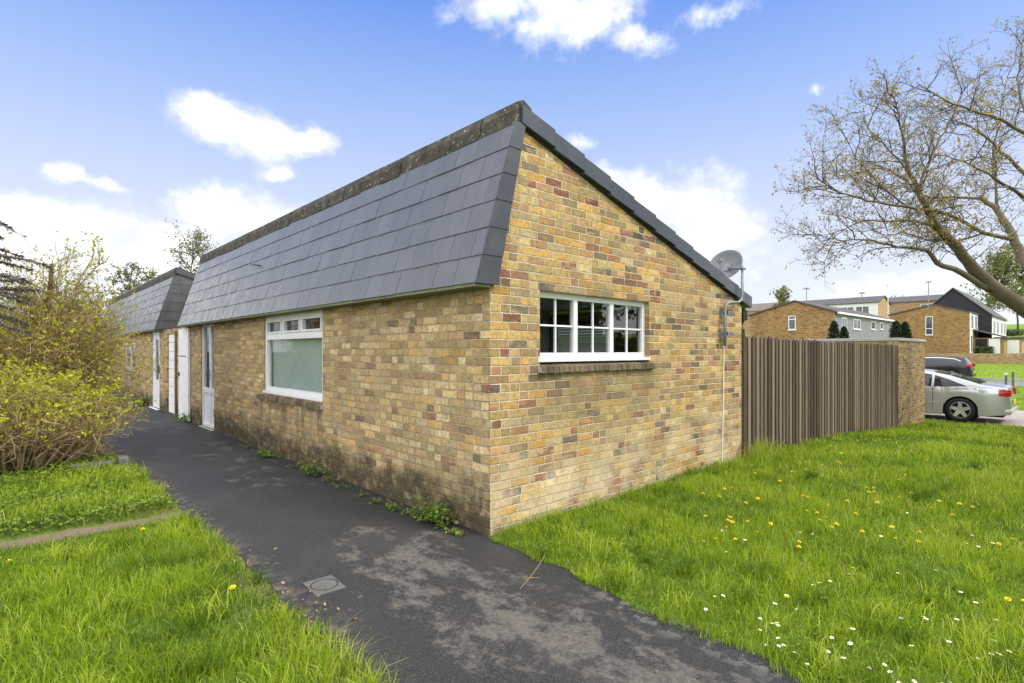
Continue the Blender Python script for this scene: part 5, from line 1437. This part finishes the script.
aerial(806.5, 60, 304, 288.5, 'tv aerial on a thin pole above the roof behind the left brick gable')
aerial(928.5, 61.2, 306, 282, 'tv aerial on a tall pole on the right brick house roof')
aerial(888, 75, 345, 285, 'slim white lamp post between the two brick gables', False, True, 'lamp_post')
aerial(862, 120, 300, 293, 'tiny tv aerial on the skyline roof beside the lamp post')


# ------------------------------------------------------------------ cars
def car(name, label, loc, rz, prof, belt, wheels, Lc, wr_, paint, paintname, wins, tail, suv=False):
    """nose towards +y; y=0 at the rear axle. prof: (y, z_top); belt: shoulder height"""
    root = empty(name, loc, rz, label, 'car'); hw0 = .88
    ysq = sorted(set(list(np.linspace(prof[0][0], prof[-1][0], 74)) + [w + s * wr_ * 1.17 for w in wheels for s in (-1, -.97, .97, 1)]))
    py = [p[0] for p in prof]; pz = [p[1] for p in prof]
    ztop = lambda y: float(np.interp(y, py, pz))
    def zlow(y):
        z = .20 + .06 * max(0, (-.5 - y) / .5)
        for w in wheels:
            d = abs(y - w); ra = wr_ * 1.17
            if d < ra: z = max(z, wr_ + math.sqrt(max(0, ra * ra - d * d)) * .99)
        return z
    y0, y1 = prof[0][0], prof[-1][0]
    def hw(y, z):
        e = 1 - .16 * max(0, (y0 + .55 - y) / .55) ** 2 - .22 * max(0, (y - (y1 - .7)) / .7) ** 2
        if z > belt: k = (z - belt) / (1.46 - belt); s = 1 - .28 * k - .06 * k * k
        else: s = 1 - .035 * ((belt - z) / belt) ** 2 - .025 * max(0, 1 - (belt - z) / .08)
        return hw0 * e * s
    nz = 13; nx = 6; ring = []; mb = MB(); vs = []
    for y in ysq:
        zl, zt = zlow(y), ztop(y); r = []
        zt2 = max(zt - .045, zl + .02)
        for k in range(nz): z = zl + (zt2 - zl) * k / (nz - 1); r.append((hw(y, z), y, z))
        xt = hw(y, zt2)
        for k in range(1, nx): t = k / nx; r.append((xt * math.cos(t * math.pi / 2) ** .8 if k < nx else 0, y, zt2 + .045 * math.sin(t * math.pi / 2) ** .7))
        full = [(-a, b, c) for a, b, c in r[::1]]
        full = r + [(0, y, zt)] + [(-a, b, c) for a, b, c in r[::-1]]; ring.append(len(full)); vs += full
    m = ring[0]; N = len(ysq)
    fs = [(i * m + j, i * m + j + 1, (i + 1) * m + j + 1, (i + 1) * m + j) for i in range(N - 1) for j in range(m - 1)]
    fs += [tuple(range(m)), tuple(range((N - 1) * m, N * m))[::-1]]
    mb.add(vs, fs); body = mb.build('body', paint, root, smooth=True)
    md = body.modifiers.new('edge', 'EDGE_SPLIT'); md.split_angle = R(40)
    side = lambda s, y, z, o: (s * (hw(y, z) + o), y, z)
    def patch(nm, lower, upper, mat, off=.005, both=True, parent=root, n=16, kz=6):
        for s in ((-1, 1) if both else (-1,)):
            q = MB(); v = []
            ya, yb_ = lower[0][0], lower[-1][0]
            for i in range(n + 1):
                y = ya + (yb_ - ya) * i / n; a = np.interp(y, *zip(*lower)); b = np.interp(y, *zip(*upper))
                for k in range(kz + 1): z = a + (b - a) * k / kz; v.append(side(s, y, z, off))
            q.add(v, [(i * (kz + 1) + k, i * (kz + 1) + k + 1, (i + 1) * (kz + 1) + k + 1, (i + 1) * (kz + 1) + k) for i in range(n) for k in range(kz)])
            q.build(nm, mat, parent, smooth=True, recalc=False)
    for lower, upper in wins: patch('side_window', lower, upper, M['car_glass'])
    if suv: patch('window_trim', [(-.45, 1.255), (-.1, 1.405), (.45, 1.455), (.9, 1.475), (1.4, 1.47), (1.9, 1.36), (2.28, 1.13)], [(-.45, 1.285), (-.1, 1.44), (.45, 1.49), (.9, 1.51), (1.4, 1.505), (1.9, 1.395), (2.28, 1.16)], M['chrome'], .010, n=30, kz=1)
    # rear screen laid on the sloping back
    q = MB(); v = []; ra, rb_ = tail['screen']
    for i in range(11):
        y = ra + (rb_ - ra) * i / 10; z = ztop(y); w = hw(y, z - .05) * .80
        for k in range(9): t = -1 + k / 4; v.append((w * t, y, z + .006 - .0 * abs(t)))
    q.add(v, [(i * 9 + k, i * 9 + k + 1, (i + 1) * 9 + k + 1, (i + 1) * 9 + k) for i in range(10) for k in range(8)]); q.build('rear_window', M['car_glass'], root, smooth=True, recalc=False)
    (ta, tb_), (tc, td) = tail['light']
    patch('tail_light', [(ta, tc), (tb_, tc + .02)], [(ta, td), (tb_, td)], M['tail_red'], .008, n=8, kz=4)
    for s in (-1, 1):
        q = MB(); w = hw(y0, .8); q.box((s * w - (.22 if s > 0 else 0), y0 - .012, tc + .01), (s * w + (.22 if s < 0 else 0), y0 + .04, td - .01)); q.build('tail_light', M['tail_red'], root, bevel=.006)
    q = MB(); q.box((-.26, y0 - .03, .52), (.26, y0 - .012, .63)); q.build('number_plate', M['plate'], root)
    q = MB(); q.box((-.78, y0 - .03, .30), (.78, y0 + .3, .40)); q.build('bumper_strip', M['chrome'] if not suv else M['black'], root, bevel=.02)
    # sill strip and side moulding
    patch('side_moulding', [(wheels[0] + .42, .50), (wheels[1] - .42, .50)], [(wheels[0] + .42, .525), (wheels[1] - .42, .525)], M['chrome'] if not suv else M['black'], .012, kz=1)
    q = MB()
    for s in (-1, 1): q.box((s * .80 - .05, wheels[0] + .40, .17), (s * .80 + .05, wheels[1] - .4, .24))
    q.build('sill', M['black'] if suv else paint, root)
    q = MB(); q.box((-.74, y0 + .15, .18), (.74, y1 - .2, .40)); q.build('underbody', M['dark'], root)
    for s in (-1, 1):
        q = MB(); yh = wheels[0] + .55; q.box((s * hw(yh, .80) - .012, yh, .795), (s * hw(yh, .80) + .022, yh + .19, .825)); q.build('door_handle', paint, root, bevel=.006)
    for yg in (wheels[0] + .60, wheels[0] + 1.53):
        patch('panel_gap', [(yg, .30), (yg + .012, .30)], [(yg, belt), (yg + .012, belt)], M['dark'], .003, n=1)
    # wheels
    for w in wheels:
        for s in (-1, 1):
            wl = empty('wheel', (0, 0, 0)); wl.parent = root
            Tw = lambda x, y, z, s=s, w=w: (s * (.80 + z), w + x, wr_ + y)
            q = MB(); q.lathe([(wr_ * .66, -.1), (wr_ * .93, -.1), (wr_, -.07), (wr_, .05), (wr_ * .95, .082), (wr_ * .70, .085), (wr_ * .67, .07)], 36, Tw); q.build('tyre', M['tyre'], wl, smooth=True)
            q = MB(); q.lathe([(wr_ * .70, .078), (wr_ * .66, .084), (wr_ * .62, .05), (wr_ * .60, -.05)], 36, Tw)
            for k in range(5):
                a = 2 * math.pi * k / 5 + .3; ca_, sa_ = math.cos(a), math.sin(a); pw = .055
                q.hexa([Tw(ca_ * .03 - sa_ * pw, sa_ * .03 + ca_ * pw, .03), Tw(ca_ * .03 + sa_ * pw, sa_ * .03 - ca_ * pw, .03), Tw(ca_ * wr_ * .64 + sa_ * pw * .7, sa_ * wr_ * .64 - ca_ * pw * .7, .045), Tw(ca_ * wr_ * .64 - sa_ * pw * .7, sa_ * wr_ * .64 + ca_ * pw * .7, .045),
                        Tw(ca_ * .03 - sa_ * pw, sa_ * .03 + ca_ * pw, .07), Tw(ca_ * .03 + sa_ * pw, sa_ * .03 - ca_ * pw, .07), Tw(ca_ * wr_ * .64 + sa_ * pw * .7, sa_ * wr_ * .64 - ca_ * pw * .7, .078), Tw(ca_ * wr_ * .64 - sa_ * pw * .7, sa_ * wr_ * .64 + ca_ * pw * .7, .078)])
            q.lathe([(.001, .074), (.05, .074), (.055, .06)], 16, Tw); q.build('rim', M['alloy'], wl)
            q = MB(); q.lathe([(.001, -.02), (wr_ * .6, -.02)], 24, Tw); q.build('brake_disc', M['dark'], wl)
            q = MB(); q.lathe([(.001, -.12), (wr_ * 1.1, -.12), (wr_ * 1.16, -.05), (wr_ * 1.16, -.0)], 24, Tw); q.build('arch_liner', M['dark'], wl)
    return root


M['silver'] = material('silver_car_paint', (.52, .53, .54), .28, metal=.65, spec=.5)
M['silver'].node_tree.nodes['Principled BSDF'].inputs['Coat Weight'].default_value = .6
M['black_paint'] = material('black_car_paint', (.018, .02, .026), .2, spec=.6)
M['car_glass'] = material('tinted_car_glass', (.02, .024, .026), .05, spec=.7)
M['tail_red'] = material('tail_lamp_red', (.50, .012, .02), .15, spec=.6)
M['plate'] = material('yellow_number_plate', (.70, .55, .06), .5)
M['chrome'] = material('bright_trim', (.75, .75, .76), .25, metal=.7)
M['tyre'] = material('tyre_rubber', (.016, .016, .017), .8)
M['alloy'] = material('alloy_wheel', (.50, .51, .52), .35, metal=.7)
rw = at(960, HZ, 16.1); cx_ = 18.5
car('silver_car', 'silver hatchback parked nose in behind the end of the garden wall', (cx_, -.72, float(Hg(18.5, 0)) + .03), 0,
    [(-1.03, .62), (-1.02, .90), (-.95, 1.0), (-.60, 1.04), (-.45, 1.06), (-.1, 1.18), (.3, 1.31), (.8, 1.41), (1.2, 1.44), (1.7, 1.43), (2.1, 1.34), (2.6, 1.12), (2.85, 1.0), (3.3, .93), (3.55, .82), (3.62, .55)],
    .93, (0., 2.70), 4.6, .33, M['silver'], 'silver',
    [([(-.15, .985), (.58, .955)], [(-.15, .99), (.25, 1.16), (.58, 1.28)]), ([(.64, .955), (1.5, .945)], [(.64, 1.29), (1.0, 1.35), (1.5, 1.36)]), ([(1.56, .945), (2.4, .94)], [(1.56, 1.36), (1.9, 1.30), (2.4, 1.02)])],
    dict(screen=(-.42, .62), light=((-1.0, -.80), (.74, .93)))).scale = (1.06, 1.06, 1.06)
c = at(957, HZ, 38.); xs_ = float(c[0])
car('dark_car', 'black estate car parked on the road beyond the silver hatchback', (xs_ + .9, float(on(950, HZ, 0, xs_)[1]) - .1, float(Hg(xs_, 3)) + .03), 0,
    [(-1.0, .5), (-.98, .85), (-.88, 1.05), (-.70, 1.30), (-.55, 1.50), (-.2, 1.545), (.6, 1.58), (1.4, 1.57), (1.9, 1.48), (2.45, 1.18), (2.7, 1.06), (3.4, .98), (3.6, .85), (3.66, .5)],
    1.0, (0., 2.75), 4.7, .35, M['black_paint'], 'black',
    [([(-.42, 1.10), (.42, 1.05)], [(-.42, 1.25), (-.1, 1.40), (.42, 1.45)]), ([(.48, 1.05), (1.3, 1.04)], [(.48, 1.45), (.9, 1.47), (1.3, 1.46)]), ([(1.36, 1.04), (2.25, 1.03)], [(1.36, 1.46), (1.7, 1.40), (2.25, 1.14)])],
    dict(screen=(-.86, -.58), light=((-.98, -.74), (.92, 1.10))), suv=True).scale = (1.08, 1.08, 1.08)

# ------------------------------------------------------------------ marker post by the driveway
c = at(1009.5, HZ, 26.); z = float(Hg(c[0], c[1]))
o = empty('marker_post', (float(c[0]), float(c[1]), z), 0, 'short grey twin marker post with a small white plate on the verge', 'post')
mb = MB(); mb.box((-.05, .08, -.1), (.05, .17, 1.12)); mb.box((-.05, -.17, -.1), (.05, -.08, 1.12)); mb.build('post', material('grey_post', (.13, .13, .12), .7), o)
mb = MB(); mb.box((-.062, .07, .95), (-.052, .18, 1.10)); mb.build('plate', M['upvc'], o)
